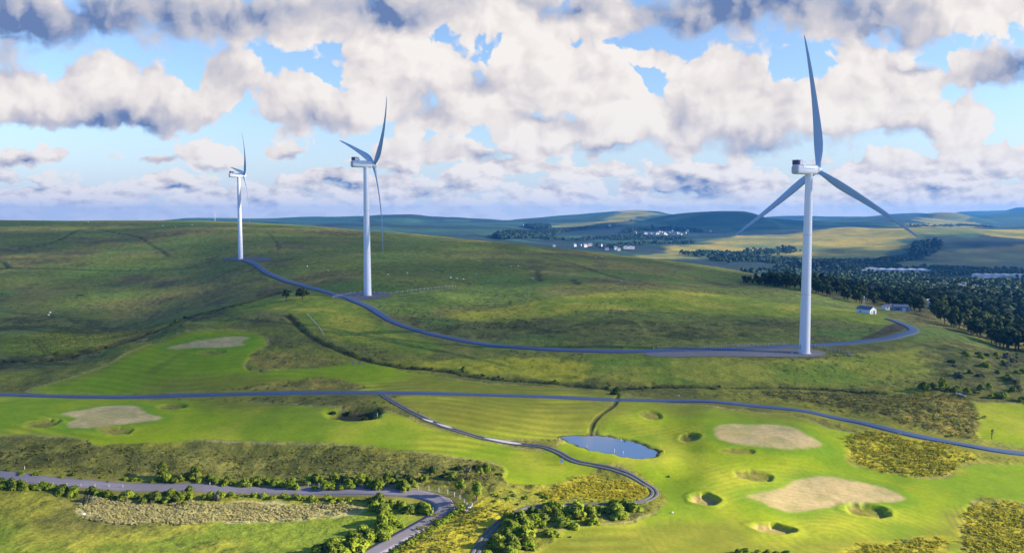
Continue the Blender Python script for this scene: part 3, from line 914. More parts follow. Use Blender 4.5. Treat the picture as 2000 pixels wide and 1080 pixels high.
PADS = [world_poly(p, 4) for p in (
    [(1268,688),(1400,685.5),(1540,681),(1590,683),(1612,689),(1596,696),(1500,697),(1290,697)],
    [(640,575),(690,569),(735,570),(765,575),(745,583),(700,586),(660,584)],
    [(432,504),(470,501),(525,503),(528,508),(480,511),(450,508)])]
make_ground()

# ------------------------------------------------------------------ roads, paths and hardstandings
def ribbon(name, line, half, material, lift=.14, label=None):
    seg = np.linalg.norm(np.diff(line, axis=0), axis=1)
    s = np.concatenate([[0], np.cumsum(seg)])
    k = np.arange(0, s[-1], 1.1)
    p = np.stack([np.interp(k, s, line[:, 0]), np.interp(k, s, line[:, 1])], 1)
    t = np.gradient(p, axis=0)
    t /= np.linalg.norm(t, axis=1)[:, None]
    nrm = np.stack([-t[:, 1], t[:, 0]], 1)
    offs = np.array([-1.0, -.96, -.5, 0, .5, .96, 1.0]) * half
    wob = (fbm(k, k * 0, 9, 3, 5) - .5) * .35
    rows = []
    for j, o_ in enumerate(offs):
        q = p + nrm * (o_ + (wob * np.sign(o_) if abs(o_) > half * .9 else 0))[:, None] if abs(o_) > half * .9 else p + nrm * o_
        z = heights(q) + lift * (1 + q[:, 1] / 500)
        if j in (0, 6):
            z -= .30
        rows.append(np.concatenate([q, z[:, None]], 1))
    vsx = np.stack(rows, 1)
    m_, w_ = vsx.shape[:2]
    idx = np.arange(m_ * w_).reshape(m_, w_)
    q = np.stack([idx[:-1, :-1], idx[:-1, 1:], idx[1:, 1:], idx[1:, :-1]], -1).reshape(-1, 4)[:, ::-1]
    me = bpy.data.meshes.new(name)
    me.from_pydata(vsx.reshape(-1, 3).tolist(), [], q.tolist())
    me.polygons.foreach_set("use_smooth", np.ones(len(q), bool))
    me.materials.append(M[material])
    o = link(name, me)
    tag(o, label, None, None, "structure")
    return o

def sheet(name, poly, material, lift, label, level=None, step=1.2, kind="structure"):
    lo, hi = poly.min(0), poly.max(0)
    gx, gy = np.arange(lo[0]-step, hi[0]+step*2, step), np.arange(lo[1]-step, hi[1]+step*2, step)
    X, Y = np.meshgrid(gx, gy)
    d = sd_poly(poly, X.ravel(), Y.ravel()).reshape(X.shape)
    # pull the outside vertices of border cells onto the outline
    idx = np.arange(X.size).reshape(X.shape)
    keep = (d[:-1, :-1] < 0) | (d[1:, :-1] < 0) | (d[:-1, 1:] < 0) | (d[1:, 1:] < 0)
    gyx = np.gradient(d, step)
    out_ = d > 0
    X = np.where(out_, X - gyx[1] * d, X)
    Y = np.where(out_, Y - gyx[0] * d, Y)
    z = (heights(np.stack([X.ravel(), Y.ravel()], 1)) + lift) if level is None else np.full(X.size, level)
    q = np.stack([idx[:-1, :-1], idx[:-1, 1:], idx[1:, 1:], idx[1:, :-1]], -1)[keep]
    used, inv = np.unique(q.ravel(), return_inverse=True)
    co = np.stack([X.ravel(), Y.ravel(), z], 1)[used]
    me = bpy.data.meshes.new(name)
    me.from_pydata(co.tolist(), [], inv.reshape(-1, 4).tolist())
    me.polygons.foreach_set("use_smooth", np.ones(len(me.polygons), bool))
    me.materials.append(M[material])
    return tag(link(name, me), label, None, None, kind)

ribbon("road", UPPER, 1.75, "tarmac", .16, "narrow tarmac lane running across the golf course")
ribbon("road", LOWER, 2.5, "chip_road", .16, "pale lower road bending at the gate towards the bottom edge")
ribbon("road", SERVICE, 2.7, "tarmac", .20, "service road winding up to the wind turbines")
def shifted(line, d):
    t = np.gradient(line, axis=0)
    t /= np.linalg.norm(t, axis=1)[:, None]
    return line + np.stack([-t[:, 1], t[:, 0]], 1) * d
ribbon("path", shifted(TRACK, .62), .42, "gravel", .10, "one wheel line of the gravel cart track")
ribbon("path", shifted(TRACK, -.62), .42, "gravel", .10, "other wheel line of the gravel cart track")
sheet("hardstanding", PADS[0], "hardstanding", .12, "gravel hardstanding at the foot of the nearest turbine")
sheet("hardstanding", PADS[1], "gravel", .14, "gravel hardstanding at the foot of the middle turbine", step=1.6)
sheet("hardstanding", PADS[2], "gravel", .18, "gravel hardstanding at the foot of the farthest turbine", step=2.2)
sheet("water", POND, "water", 0, "blue pond on the golf course", level=POND_Z, step=.6)
sheet("path", world_poly([(824,818.5),(836,820.5),(846,823.5),(843,826),(832,822.5)], 4), "concrete", .26, "first pale patch down the upper cart track", step=.4)
sheet("path", world_poly([(852,827.5),(862,829.5),(874,832.5),(884,837),(876,836.5),(862,832.5)], 4), "concrete", .26, "pale patch in the middle of the upper cart track", step=.4)
sheet("path", world_poly([(945,856),(970,859),(998,863.5),(1018,867.5),(1012,869),(990,866.5),(962,861)], 4), "concrete", .26, "long pale patch on the cart track left of the pond", step=.4)

# ------------------------------------------------------------------ wind turbines
def section_loop(chord, thick, n=14):
    pts = []
    for k in range(n):
        a = 2 * math.pi * k / n
        cx = math.cos(a)
        x = chord * (.5 * cx + .2)
        y = thick * .5 * math.sin(a) * (1.0 if cx < 0 else 1 - .55 * cx)
        pts.append((x, y))
    return pts

def make_blade(R, bend=.12):
    # along +Z from the hub centre, chord along X, axis of the rotor along +Y (upwind)
    st = [(.02, 2.5, 2.4), (.05, 2.6, 2.3), (.09, 3.4, 1.8), (.14, 4.3, 1.3), (.2, 4.75, 1.0), (.27, 4.6, .8), (.35, 4.15, .62),
          (.45, 3.5, .48), (.55, 2.95, .38), (.65, 2.45, .30), (.75, 2.0, .22), (.85, 1.5, .16), (.93, 1.05, .11), (.98, .6, .07), (1.0, .15, .03)]
    mb = MB()
    vs_, n = [], 14
    for (t, ch, th) in st:
        tw = math.radians(16 * max(0, 1 - t / .7) ** 1.5 + 6)
        for (x, y) in section_loop(ch * .92, th, n):
            vs_.append((x * math.cos(tw) - y * math.sin(tw), x * math.sin(tw) + y * math.cos(tw) + .055 * R * t - bend * R * t * t, t * R))
    fs = [(i*n+k, i*n+(k+1) % n, (i+1)*n+(k+1) % n, (i+1)*n+k) for i in range(len(st)-1) for k in range(n)]
    fs.append(tuple(range(n))[::-1])
    fs.append(tuple(range((len(st)-1)*n, len(st)*n)))
    mb.add(vs_, fs, True)
    return mb.mesh("blade", "blade_shade_blue")

def superbox(mb, y0, y1, w_, h_, zc, n=24, p=5.0, nose=0.12):
    """a rounded box along Y"""
    ys_ = [y0, y0 + nose, y0 + nose * 3, (y0 + y1) / 2, y1 - nose * 3, y1 - nose, y1]
    ks = [.86, .96, 1, 1, 1, .97, .9]
    vs_ = []
    for y, k in zip(ys_, ks):
        for i in range(n):
            a = 2 * math.pi * (i + .5) / n
            c_, s_ = math.cos(a), math.sin(a)
            r_ = (abs(c_) ** p + abs(s_) ** p) ** (-1 / p)
            vs_.append((w_ / 2 * k * r_ * c_, y, zc + h_ / 2 * k * r_ * s_))
    m_ = len(ys_)
    fs = [(i*n+j, (i+1)*n+j, (i+1)*n+(j+1) % n, i*n+(j+1) % n) for i in range(m_-1) for j in range(n)]
    mb.add(vs_, fs, True)
    mb.add(vs_[:n], [tuple(range(n))])
    mb.add(vs_[-n:], [tuple(range(n))[::-1]])

BLADE = {}
def turbine(px, py_base, py_hub, Y, heading, angles, R, label, stairs=False):
    c = np.array([ray_x(px, py_base) * Y, Y, 0.0])
    zb = hz_at(c[0], c[1])
    H = ZC + ray_z(py_hub) * Y - zb
    root = empty("wind_turbine", (c[0], c[1], zb), 0, label, "wind turbine", "white three bladed wind turbines on the moor")
    top = H - 2.1
    n = 12
    zs = [top * i / n for i in range(n + 1)]
    rs = [2.45 - (2.45 - 1.6) * (i / n) ** 1.0 for i in range(n + 1)]
    tw = MB().tube([(0, 0, z) for z in zs], rs, 40).build("tower", "turbine_white", root)
    MB().tube([(0, 0, -.4), (0, 0, .22)], [3.1, 3.1], 32, smooth=False).build("plinth", "concrete", root)
    for k in (1, 2):
        z = top * k / 3
        r_ = 2.45 - .85 * k / 3 + .012
        MB().tube([(0, 0, z - .09), (0, 0, z + .09)], [r_, r_], 40).build("flange", "cladding", tw)
    hd = -heading                                   # rotation of local +Y to the heading
    nac = MB()
    superbox(nac, -9.0, 3.6, 4.1, 4.3, H)
    nac.tube([(0, 0, H - 2.6), (0, 0, H - 1.9)], [1.75, 1.75], 28)
    nc = nac.build("nacelle", "turbine_white", root, rz=hd)
    pl = MB()
    superbox(pl, -9.5, -8.4, 3.7, 3.7, H - .1, nose=.18)
    pl.build("tail_cover", "cladding", nc)
    seam = MB()
    for sx in (-1, 1):
        seam.box((sx * 2.045, -2.0, H + .35), (.05, 6.0, .09))
        seam.box((sx * 2.045, -6.1, H + 1.1), (.05, .12, 1.6))
    seam.build("panel_seam", "dark_louvre", nc)
    ck_ = MB()                                       # raised cooler over the tail: slanted cheeks, roof, radiator
    for sx in (-1, 1):
        x0, x1 = sx * 1.98, sx * 1.80
        prof_ = [(-3.6, H + .3), (-5.7, H + .3), (-6.6, H + 2.0), (-6.9, H + 4.05), (-5.2, H + 4.05)]
        vs_ = [(x0, y, z) for y, z in prof_] + [(x1, y, z) for y, z in prof_]
        m_ = len(prof_)
        ck_.add(vs_, [tuple(range(m_)), tuple(range(m_, 2*m_))[::-1]] + [(i, i+m_, (i+1) % m_+m_, (i+1) % m_) for i in range(m_)])
    ck_.add([(-1.99, -9.1, H + 4.06), (1.99, -9.1, H + 4.06), (1.99, -5.2, H + 4.06), (-1.99, -5.2, H + 4.06),
             (-1.99, -9.1, H + 4.25), (1.99, -9.1, H + 4.25), (1.99, -5.4, H + 4.25), (-1.99, -5.4, H + 4.25)],
            [(0,3,2,1),(4,5,6,7),(0,1,5,4),(1,2,6,5),(2,3,7,6),(3,0,4,7)])
    ck_.build("cooler_frame", "turbine_white", nc)
    MB().box((0, -8.3, H + 3.06), (3.7, 1.1, 1.98)).build("radiator", "dark_louvre", nc)
    # rotor, tilted five degrees
    tilt = math.radians(5.5)
    hub = MB()
    prof_ = [(-1.7, 1.75), (-1.2, 1.95), (0, 2.0), (.9, 1.85), (1.6, 1.45), (2.1, .85), (2.35, .25)]
    hub.tube([(0, y, 0) for y, _ in prof_], [r_ for _, r_ in prof_], 28)
    a = np.array([math.sin(heading), math.cos(heading), 0])
    hp = a * 5.3
    ho = hub.build("hub", "turbine_white", root)
    ho.location = (hp[0], hp[1], H)
    ho.rotation_euler = (tilt, 0, hd)
    ho.rotation_mode = 'XYZ'
    from mathutils import Matrix, Euler
    base = Matrix.Translation(ho.location) @ Euler((tilt, 0, hd)).to_matrix().to_4x4()
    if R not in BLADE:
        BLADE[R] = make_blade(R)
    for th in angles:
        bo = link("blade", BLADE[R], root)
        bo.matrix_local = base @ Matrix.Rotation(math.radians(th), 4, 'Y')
    # door and stairs
    dy = MB().box((0, 0, 3.1), (.9, .12, 2.1))
    ang = math.radians(200)
    rd = 2.42
    do = dy.build("door", "cladding", tw)
    do.location = (rd * math.cos(ang), rd * math.sin(ang), 0)
    do.rotation_euler = (0, 0, ang + math.pi / 2)
    st = MB()
    for k in range(10):
        st.box((-3.4 - .36 * k, 0, 2.0 - .2 * k), (.34, 1.0, .06))
    st.box((-2.85, 0, 2.05), (.9, 1.2, .08))
    for s_ in (-.52, .52):
        st.tube([(-3.2, s_, 2.0), (-6.8, s_, 0.0)], .07, 6)
    so_ = st.build("stairs", "steel", root, rz=math.radians(10))
    hr = MB()
    for s_ in (-.55, .55):
        hr.tube([(-2.5, s_, 3.1), (-3.3, s_, 3.1), (-6.8, s_, 1.1), (-6.8, s_, 0)], .05, 6)
        for q in range(4):
            hr.tube([(-3.2 - q * .9, s_, 2.0 - q * .5), (-3.2 - q * .9, s_, 3.15 - q * .5)], .04, 6)
    hr.build("handrail", "steel", so_)
    return root

HD = math.radians(62)
turbine(1571, 690, 332, 368, HD, (-1, 119, 239), 60.5, "nearest and tallest wind turbine, on the gravel pad at the right")
turbine(718, 578, 321, 515, math.radians(61), (50, 170, 290), 58, "middle wind turbine, beside the bend of the service road")
turbine(470, 503, 343, 835, math.radians(62), (42, 162, 282), 56, "smallest and farthest wind turbine, at the far end of the service road")

# ------------------------------------------------------------------ foliage
def leaves(lumps, count, size, seed, up=.25, normals=True):
    r_ = np.random.RandomState(seed)
    wts = np.array([l[3] ** 2 for l in lumps])
    ids = r_.choice(len(lumps), count, p=wts / wts.sum())
    L_ = np.array(lumps)[ids]
    d = r_.normal(size=(count, 3))
    d /= np.linalg.norm(d, axis=1)[:, None]
    d[:, 2] = np.where(d[:, 2] < -.35, -d[:, 2] * .5, d[:, 2])
    rad = L_[:, 3] * (.55 + .5 * r_.rand(count) ** .6)
    sc = L_[:, 4:7] if L_.shape[1] > 4 else 1
    p = L_[:, :3] + d * rad[:, None]
    nrm = d + r_.normal(size=(count, 3)) * .55 + np.array([0, 0, up])
    nrm /= np.linalg.norm(nrm, axis=1)[:, None]
    t = np.cross(nrm, r_.normal(size=(count, 3)))
    t /= np.linalg.norm(t, axis=1)[:, None]
    b_ = np.cross(nrm, t)
    s = size * (.6 + .8 * r_.rand(count))[:, None]
    q = np.stack([p - t*s - b_*s*.6, p + t*s - b_*s*.6, p + t*s*.7 + b_*s*.7, p - t*s*.7 + b_*s*.7], 1)
    if normals:
        m0 = d + np.array([0, 0, .25]) + r_.normal(size=(count, 3)) * .28
        return q, m0 / np.linalg.norm(m0, axis=1)[:, None]
    return q

def quads_mesh(name, q, material, nrm=None):
    if isinstance(q, tuple):
        q, nrm = q
    me = bpy.data.meshes.new(name)
    k = len(q)
    me.vertices.add(k * 4)
    me.vertices.foreach_set("co", q.astype(np.float32).ravel())
    me.loops.add(k * 4)
    me.loops.foreach_set("vertex_index", np.arange(k * 4, dtype=np.int32))
    me.polygons.add(k)
    me.polygons.foreach_set("loop_start", np.arange(k, dtype=np.int32) * 4)
    me.update(calc_edges=True)
    if nrm is not None:
        me.polygons.foreach_set("use_smooth", np.ones(k, bool))
        me.normals_split_custom_set_from_vertices(np.repeat(nrm, 4, 0).astype(np.float32).tolist())
    me.materials.append(M[material])
    return me

def bush_lumps(rng, n, w_, h_):
    out_ = []
    for i in range(n):
        a = rng.random() * 6.283
        r0 = (rng.random() ** .6) * w_ * .5
        hh = h_ * (1 - .55 * (r0 / (w_ * .5)) ** 2) * rng.uniform(.7, 1)
        rr = rng.uniform(.16, .30) * w_
        out_.append((r0 * math.cos(a) * .8, r0 * math.sin(a) * .8, max(hh - rr, rr * .5), rr))
    out_.append((0, 0, h_ * .35, h_ * .38))
    return out_

rng = random.Random(4)
BUSH = {}
for key, mt in (("bright", "leaf_bright"), ("mid", "leaf_mid"), ("dark", "leaf_dark"), ("grey", "leaf_grey")):
    BUSH[key] = [quads_mesh("bush", leaves(bush_lumps(rng, 9, 2.6, 2.0), 620, .20, 10 + k * 7 + len(key)), mt) for k in range(4)]

def bush_at(x, y, size, kind, label, group, name="bush", cat="bush", squash=1.0):
    o = link(name, rng.choice(BUSH[kind]), None, (x, y, hz_at(x, y) - .12), rng.random() * 6.28,
             (size * rng.uniform(.85, 1.2), size * rng.uniform(.85, 1.2), size * squash * rng.uniform(.85, 1.15)))
    return tag(o, label, cat, group)

def bush_row(pxs, count, size, kinds, label, group, spread=1.0, squash=1.0, lo=.6, name="bush", cat="bush"):
    ln = line_px(pxs, 6)
    seg = np.concatenate([[0], np.cumsum(np.linalg.norm(np.diff(ln, axis=0), axis=1))])
    for i in range(count):
        s_ = (i + rng.random()) / count * seg[-1]
        x = np.interp(s_, seg, ln[:, 0]) + rng.gauss(0, spread * .6)
        y = np.interp(s_, seg, ln[:, 1]) + rng.gauss(0, spread)
        bush_at(x, y, size * rng.uniform(lo, 1.25), rng.choice(kinds), label, group, name, cat, squash)

def bush_patch(px, count, size, kinds, label, group, squash=1.0, lo=.55, name="bush", cat="bush", avoid=None):
    poly = world_poly(px, 4)
    a, b_ = poly.min(0), poly.max(0)
    k = 0
    while k < count:
        x, y = rng.uniform(a[0], b_[0]), rng.uniform(a[1], b_[1])
        if sd_poly(poly, np.array([x]), np.array([y]))[0] < 0:
            bush_at(x, y, size * rng.uniform(lo, 1.3), rng.choice(kinds), label, group, name, cat, squash)
            k += 1

def hedge(pxs, count, size, kind, label, spread=.6, squash=.85, lo=.6, seed=1, per=150, leaf=.24):
    g = random.Random(seed)
    ln = line_px(pxs, 6)
    seg = np.concatenate([[0], np.cumsum(np.linalg.norm(np.diff(ln, axis=0), axis=1))])
    qs, ns = [], []
    for i in range(count):
        s_ = (i + g.random()) / count * seg[-1]
        x = np.interp(s_, seg, ln[:, 0]) + g.gauss(0, spread * .6)
        y = np.interp(s_, seg, ln[:, 1]) + g.gauss(0, spread)
        k_ = size * g.uniform(lo, 1.3)
        q, nn_ = leaves(bush_lumps(g, 6, 2.6 * k_, 2.0 * k_ * squash), per, leaf * min(1, k_ + .2), seed * 1000 + i)
        q = q + np.array([x, y, hz_at(x, y) - .1])
        qs.append(q)
        ns.append(nn_)
    return tag(link("hedge", quads_mesh("hedge", np.concatenate(qs), kind, np.concatenate(ns))), label, "hedge")

B3 = ["bright", "bright", "mid"]
bush_row([(0,922),(100,930),(230,938),(300,938)], 12, .75, ["mid", "mid", "bright"], "low bush on the far verge of the lower road, left part", "bushes on the far verge, left", 1.0, .8)
bush_row([(300,938),(450,942),(600,946),(700,948),(820,950)], 46, 1.25, ["bright", "mid", "bright"], "leafy green bush in the hedge along the far side of the lower road", "hedge bushes along the far side of the lower road", 1.3)
bush_row([(640,940),(720,940),(800,938),(850,930)], 12, 1.2, ["mid", "dark"], "dark taller bush behind the roadside hedge near the bend", "taller bushes behind the roadside hedge", 1.5)
bush_row([(0,948),(60,955),(130,962),(220,972),(330,975),(430,972)], 32, 1.3, ["mid", "bright", "mid"], "rounded dark green bush on the near verge of the lower road, left part", "bushes on the near verge, left", 1.0)
bush_row([(190,975),(300,985),(430,985)], 7, 1.0, ["mid", "grey"], "small bush standing alone in the straw grass below the road", "bushes in the straw grass", 2.0)
hedge([(430,968),(560,972),(700,978),(800,985)], 44, .72, "leaf_bright", "low bright hedge along the near edge of the lower road", .7, .9, .5, 2, 380, .2)
bush_patch([(720,985),(770,980),(825,985),(835,1000),(800,1005),(750,1005)], 14, 1.25, ["bright", "mid"], "bushy shrub in the clump inside the road bend left of the gate", "shrubs inside the road bend", name="shrub", cat="shrub")
bush_patch([(630,1075),(690,1045),(740,1022),(790,1015),(800,1028),(760,1045),(700,1075),(660,1100),(600,1110)], 44, 1.35, ["bright", "bright", "mid"], "bright green shrub on the bank left of the lower road at the bottom", "shrubs on the bank left of the road", name="shrub", cat="shrub")
hedge([(905,992),(870,1018),(830,1045),(790,1072),(760,1095)], 46, .72, "leaf_bright", "yellow green hedge on the right verge of the lower road at the bottom", .5, .9, .5, 3, 400, .19)
bush_patch([(1010,1012),(1060,990),(1130,985),(1230,990),(1250,1005),(1200,1020),(1130,1028),(1090,1045),(1050,1075),(960,1100),(955,1070),(985,1035)], 72, 1.4, ["mid", "bright", "bright"], "shrub in the thicket between the cart track and the mown turf", "shrubs of the thicket at the bottom centre", name="shrub", cat="shrub")
bush_row([(840,930),(890,925),(940,915),(970,930)], 16, .9, ["mid", "dark", "bright"], "shrub on the bank below the raised tee", "shrubs on the bank below the tee", 2.0)
bush_patch([(970,960),(1050,965),(1090,975),(1010,988),(960,985)], 14, .6, ["bright", "mid"], "low shrub in the rough grass right of the road bend", "low shrubs right of the bend", .8)
bush_row([(1440,1085),(1480,1082),(1540,1083)], 6, .9, ["mid", "bright"], "dark shrub at the bottom edge below the lowest bunker", "shrubs at the bottom edge", .5)
bush_patch([(1810,745),(1850,715),(1900,690),(2060,690),(2060,775),(1930,770),(1860,768)], 60, 1.1, ["mid", "dark", "bright", "grey"], "scrub bush on the slope at the right below the wood", "scrub bushes on the right slope")
bush_row([(1800,760),(1850,760),(1900,768),(1960,778),(2040,790)], 20, 1.0, ["bright", "mid"], "bright bush along the ditch at the right edge", "bushes along the right ditch", 1.2)
hedge([(1215,757),(1300,754),(1420,757),(1540,757),(1650,761),(1720,765)], 90, .5, "leaf_dark", "thin dark hedge on the slope below the nearest turbine", .6, .8, .4, 4)
hedge([(560,616),(615,661),(720,703),(860,722),(1020,742),(1200,758)], 130, .45, "leaf_dark", "long dark hedge winding down between the hill and the fairway", 1.0, .8, .3, 5)
bush_row([(100,690),(200,682),(280,655),(360,622)], 20, .8, ["dark", "mid"], "dark bush in the hollow left of the round green hill", "bushes in the hollow left of the hill", 3)
hedge([(-60,704),(60,704),(130,695)], 26, .7, "leaf_dark", "dark hedge along the stream at the left edge", 1.5, .8, .4, 6)
hedge([(420,610),(480,596),(540,574)], 40, .45, "leaf_dark", "low dark hedge on the old bank behind the round hill", 1, .7, .3, 7)
bush_patch([(640,800),(680,795),(740,797),(745,812),(690,812),(650,810)], 8, .8, ["dark"], "dark rushy shrub in the hollow beside the fairway", "shrubs in the fairway hollow")
bush_row([(1200,770),(1205,764),(1212,758)], 4, .9, ["dark", "mid"], "dark shrub where the ditch meets the lane", "shrubs where ditch meets lane", .8)
bush_row([(1104,856),(1150,850),(1230,860),(1280,880),(1292,892)], 10, .32, ["dark", "grey"], "low rush clump on the edge of the pond", "rush clumps round the pond", .5, .7, .6, "rush_clump", "rushes")
bush_row([(1195,889),(1215,893),(1240,896)], 4, .36, ["dark", "mid"], "low rush clump on the near bank of the pond", "rush clumps on the near bank", .2, .7, .6, "rush_clump", "rushes")
bush_row([(148,579),(160,577)], 3, 1.0, ["dark"], "lone dark gorse bush on the open left hillside", "gorse bushes on the left hillside", .4)
bush_at(*ground_at(905, 722)[:2], 1.0, "bright", "lone bright shrub in front of the ripe strip on the hedge line", None)

# trees with trunk, limbs and crown
def tree_mesh(seed, h_, w_, n_l, count, size, trunk=.35, leaf="leaf_mid", trunk_r=.16):
    r_ = random.Random(seed)
    lumps = []
    for i in range(n_l):
        a = r_.random() * 6.283
        t = r_.random()
        zz = h_ * (trunk + (1 - trunk) * (.18 + .72 * t))
        prof_ = math.sin(math.pi * min(max(.18 + .75 * t, 0), 1)) ** .7
        r0 = w_ * .5 * prof_ * (r_.random() ** .5) * .8
        lumps.append((r0 * math.cos(a), r0 * math.sin(a), zz, w_ * r_.uniform(.13, .24)))
    crown = quads_mesh("crown", leaves(lumps, count, size, seed), leaf)
    tb = MB()
    tb.tube([(0, 0, -.3), (.05, 0, h_ * trunk), (.1, .05, h_ * .72)], [trunk_r * 1.3, trunk_r, trunk_r * .3], 8)
    for l in lumps[:6]:
        tb.tube([(.05, 0, h_ * trunk * .9), (l[0] * .5, l[1] * .5, (h_ * trunk + l[2]) / 2), l[:3]], [trunk_r * .5, trunk_r * .35, trunk_r * .15], 6)
    return crown, tb.mesh("trunk", "bark")

def tree(px, py, meshes, label, group=None, sc=1.0, Y=None, rz=None, cat="tree", name="tree"):
    p = ground_at(px, py) if Y is None else np.array([ray_x(px, py) * Y, Y, hz_at(ray_x(px, py) * Y, Y)])
    r_ = empty(name, tuple(p), rng.random() * 6.28 if rz is None else rz, label, cat, group)
    r_.scale = (sc, sc, sc)
    link("crown", meshes[0], r_)
    link("trunk", meshes[1], r_)
    return r_

tree(591, 584, tree_mesh(3, 5.6, 8.5, 16, 1500, .32, .25, "leaf_dark", .3), "broad windswept dark tree on the hill left of the middle turbine")
tree(560, 589, tree_mesh(5, 6.6, 5.2, 11, 900, .3, .35, "leaf_dark", .22), "slim dark tree left of the broad tree on the hill")
tree(931, 978, tree_mesh(8, 4.9, 3.6, 14, 1500, .19, .22, "leaf_bright"), "round yellow green tree right of the road bend, above the stone heap")
tree(899, 966, tree_mesh(9, 4.4, 3.2, 12, 1200, .18, .32, "leaf_bright"), "round leafy tree at the outer edge of the road bend")
tree(938, 938, tree_mesh(12, 3.6, 2.4, 9, 700, .18, .3, "leaf_bright"), "thin young tree on the bank behind the bend")
tree(912, 935, tree_mesh(13, 4.6, 2.6, 9, 420, .17, .25, "leaf_grey"), "grey half bare tree on the bank above the road bend")
tree(384, 938, tree_mesh(14, 4.6, 3.6, 12, 1200, .2, .15, "leaf_mid"), "tall dark bush like tree in the roadside hedge, right of its pair")
tree(317, 936, tree_mesh(15, 4.8, 4.0, 12, 1300, .2, .15, "leaf_mid"), "tall dark bush like tree in the roadside hedge, left of its pair")
tree(1842, 762, tree_mesh(16, 5.0, 4.6, 12, 1200, .22, .12, "leaf_bright"), "bright rounded tree by the ditch at the right")
tree(1805, 765, tree_mesh(17, 3.2, 4.8, 10, 1000, .22, .1, "leaf_mid"), "low spreading tree left of the bright tree by the right ditch")
tree(1937, 857, tree_mesh(18, 3.6, 1.4, 6, 110, .14, .3, "leaf_grey", .09), "thin sapling standing alone on the turf right of the lane")

# the wood behind the hut
WT = [tree_mesh(30 + k, 11, 8.2, 13, 520, .62, .14, "leaf_dark", .3) for k in range(5)]
front = [(1440,726),(1480,712),(1540,690),(1620,652),(1700,615),(1780,592),(1825,560),(1850,490),(1900,455),(1950,432),(2010,420),(2100,412),(2250,405)]
fx = [q[0] for q in front]
fy = [q[1] for q in front]
k = 0
proto = None
while k < 290:
    u_ = rng.uniform(1452, 2060)
    dep = rng.random() ** 1.6 * (55 if u_ < 1560 else 170)
    Y_ = np.interp(u_, fx, fy) + dep
    edge = sstep(np.array([u_]), 1450, 1520)[0]
    sc_ = rng.uniform(.65, 1.15) * (.45 + .55 * edge)
    if 1690 < u_ < 1790 and dep < 14:
        continue
    x = (u_ - 1000) / F * Y_
    p = (x, Y_, hz_at(x, Y_) - .3)
    if proto is None:
        protos = []
        for j in range(5):
            r_ = empty("tree", p, 0, "dark broadleaf tree in the wood behind the small white hut", "tree", "trees of the wood behind the hut")
            link("crown", WT[j][0], r_)
            link("trunk", WT[j][1], r_)
            protos.append(r_)
        proto = protos[0]
        spare = list(protos)
    o = spare.pop() if spare else copy_tree(rng.choice(protos))
    o.location = p
    o.rotation_euler = (0, 0, rng.random() * 6.28)
    o.scale = (sc_ * rng.uniform(.9, 1.2), sc_ * rng.uniform(.9, 1.2), sc_)
    k += 1

# far woods of the valley: one mass
r_ = np.random.RandomState(3)
def far_wood(name, pts, h_, label, material="leaf_far", cards=26):
    pts = np.asarray(pts)
    k_ = len(pts)
    z = heights(pts)
    hh = h_ * (.6 + .6 * r_.rand(k_))
    d = r_.normal(size=(k_, cards, 3))
    d /= np.linalg.norm(d, axis=2)[:, :, None]
    d[:, :, 2] = np.abs(d[:, :, 2]) * 1.2 - .25
    p = np.stack([pts[:, 0], pts[:, 1], z + hh * .5], 1)[:, None, :] + d * np.stack([hh * .42, hh * .42, hh * .5], 1)[:, None, :]
    nn = d + r_.normal(size=d.shape) * .4
    nn /= np.linalg.norm(nn, axis=2)[:, :, None]
    t = np.cross(nn, r_.normal(size=d.shape))
    t /= np.linalg.norm(t, axis=2)[:, :, None]
    b_ = np.cross(nn, t)
    s = (hh * .19)[:, None, None]
    q = np.stack([p - t*s - b_*s*.7, p + t*s - b_*s*.7, p + t*s*.7 + b_*s*.8, p - t*s*.7 + b_*s*.8], 2).reshape(-1, 4, 3)
    dn = d.reshape(-1, 3) + r_.normal(size=(k_ * cards, 3)) * .25
    dn /= np.linalg.norm(dn, axis=1)[:, None]
    return tag(link(name, quads_mesh(name, q, material, dn)), label, "wood", None, "stuff")

U = r_.uniform(1330, 2500, 30000)
Yv = np.exp(r_.uniform(math.log(640), math.log(2150), 30000))
X = (U - 1000) / F * Yv
fr = np.interp(U, fx, fy)
nz = fbm(X, Yv * 1.5, 190, 4, 53)
okm = (Yv > fr + 130) & (U > np.interp(Yv, [640, 900, 1500, 2150], [1560, 1590, 1480, 1380])) & (nz > np.interp(Yv, [640, 1200, 1700, 2150], [.30, .36, .44, .52]))
for (ua, ub, ya, yb, keep) in ((1712, 1822, 1740, 1925, 0), (1655, 1725, 1800, 1965, .25), (1570, 1650, 1800, 1975, .3), (1895, 2030, 1500, 1670, .12), (1665, 1715, 1050, 1160, .1), (1720, 1756, 1000, 1090, .1), (1805, 1980, 1000, 1180, .3)):
    okm &= ~((U > ua) & (U < ub) & (Yv > ya) & (Yv < yb) & (r_.rand(len(U)) > keep))
far_wood("distant_wood", np.stack([X, Yv], 1)[okm][:9000], 10.5, "dark wooded valley floor beyond the nearest turbine")
def in_poly_pts(poly, count):
    a, b_ = poly.min(0), poly.max(0)
    q = r_.uniform(0, 1, (count * 4, 2)) * (b_ - a) + a
    return q[sd_poly(poly * .1, q[:, 0] * .1, q[:, 1] * .1) < 0][:count]
far_wood("distant_wood", np.concatenate([in_poly_pts(p, 1500) for p in CONIFER]), 15, "dark conifer plantations on the far slopes")
hl = []
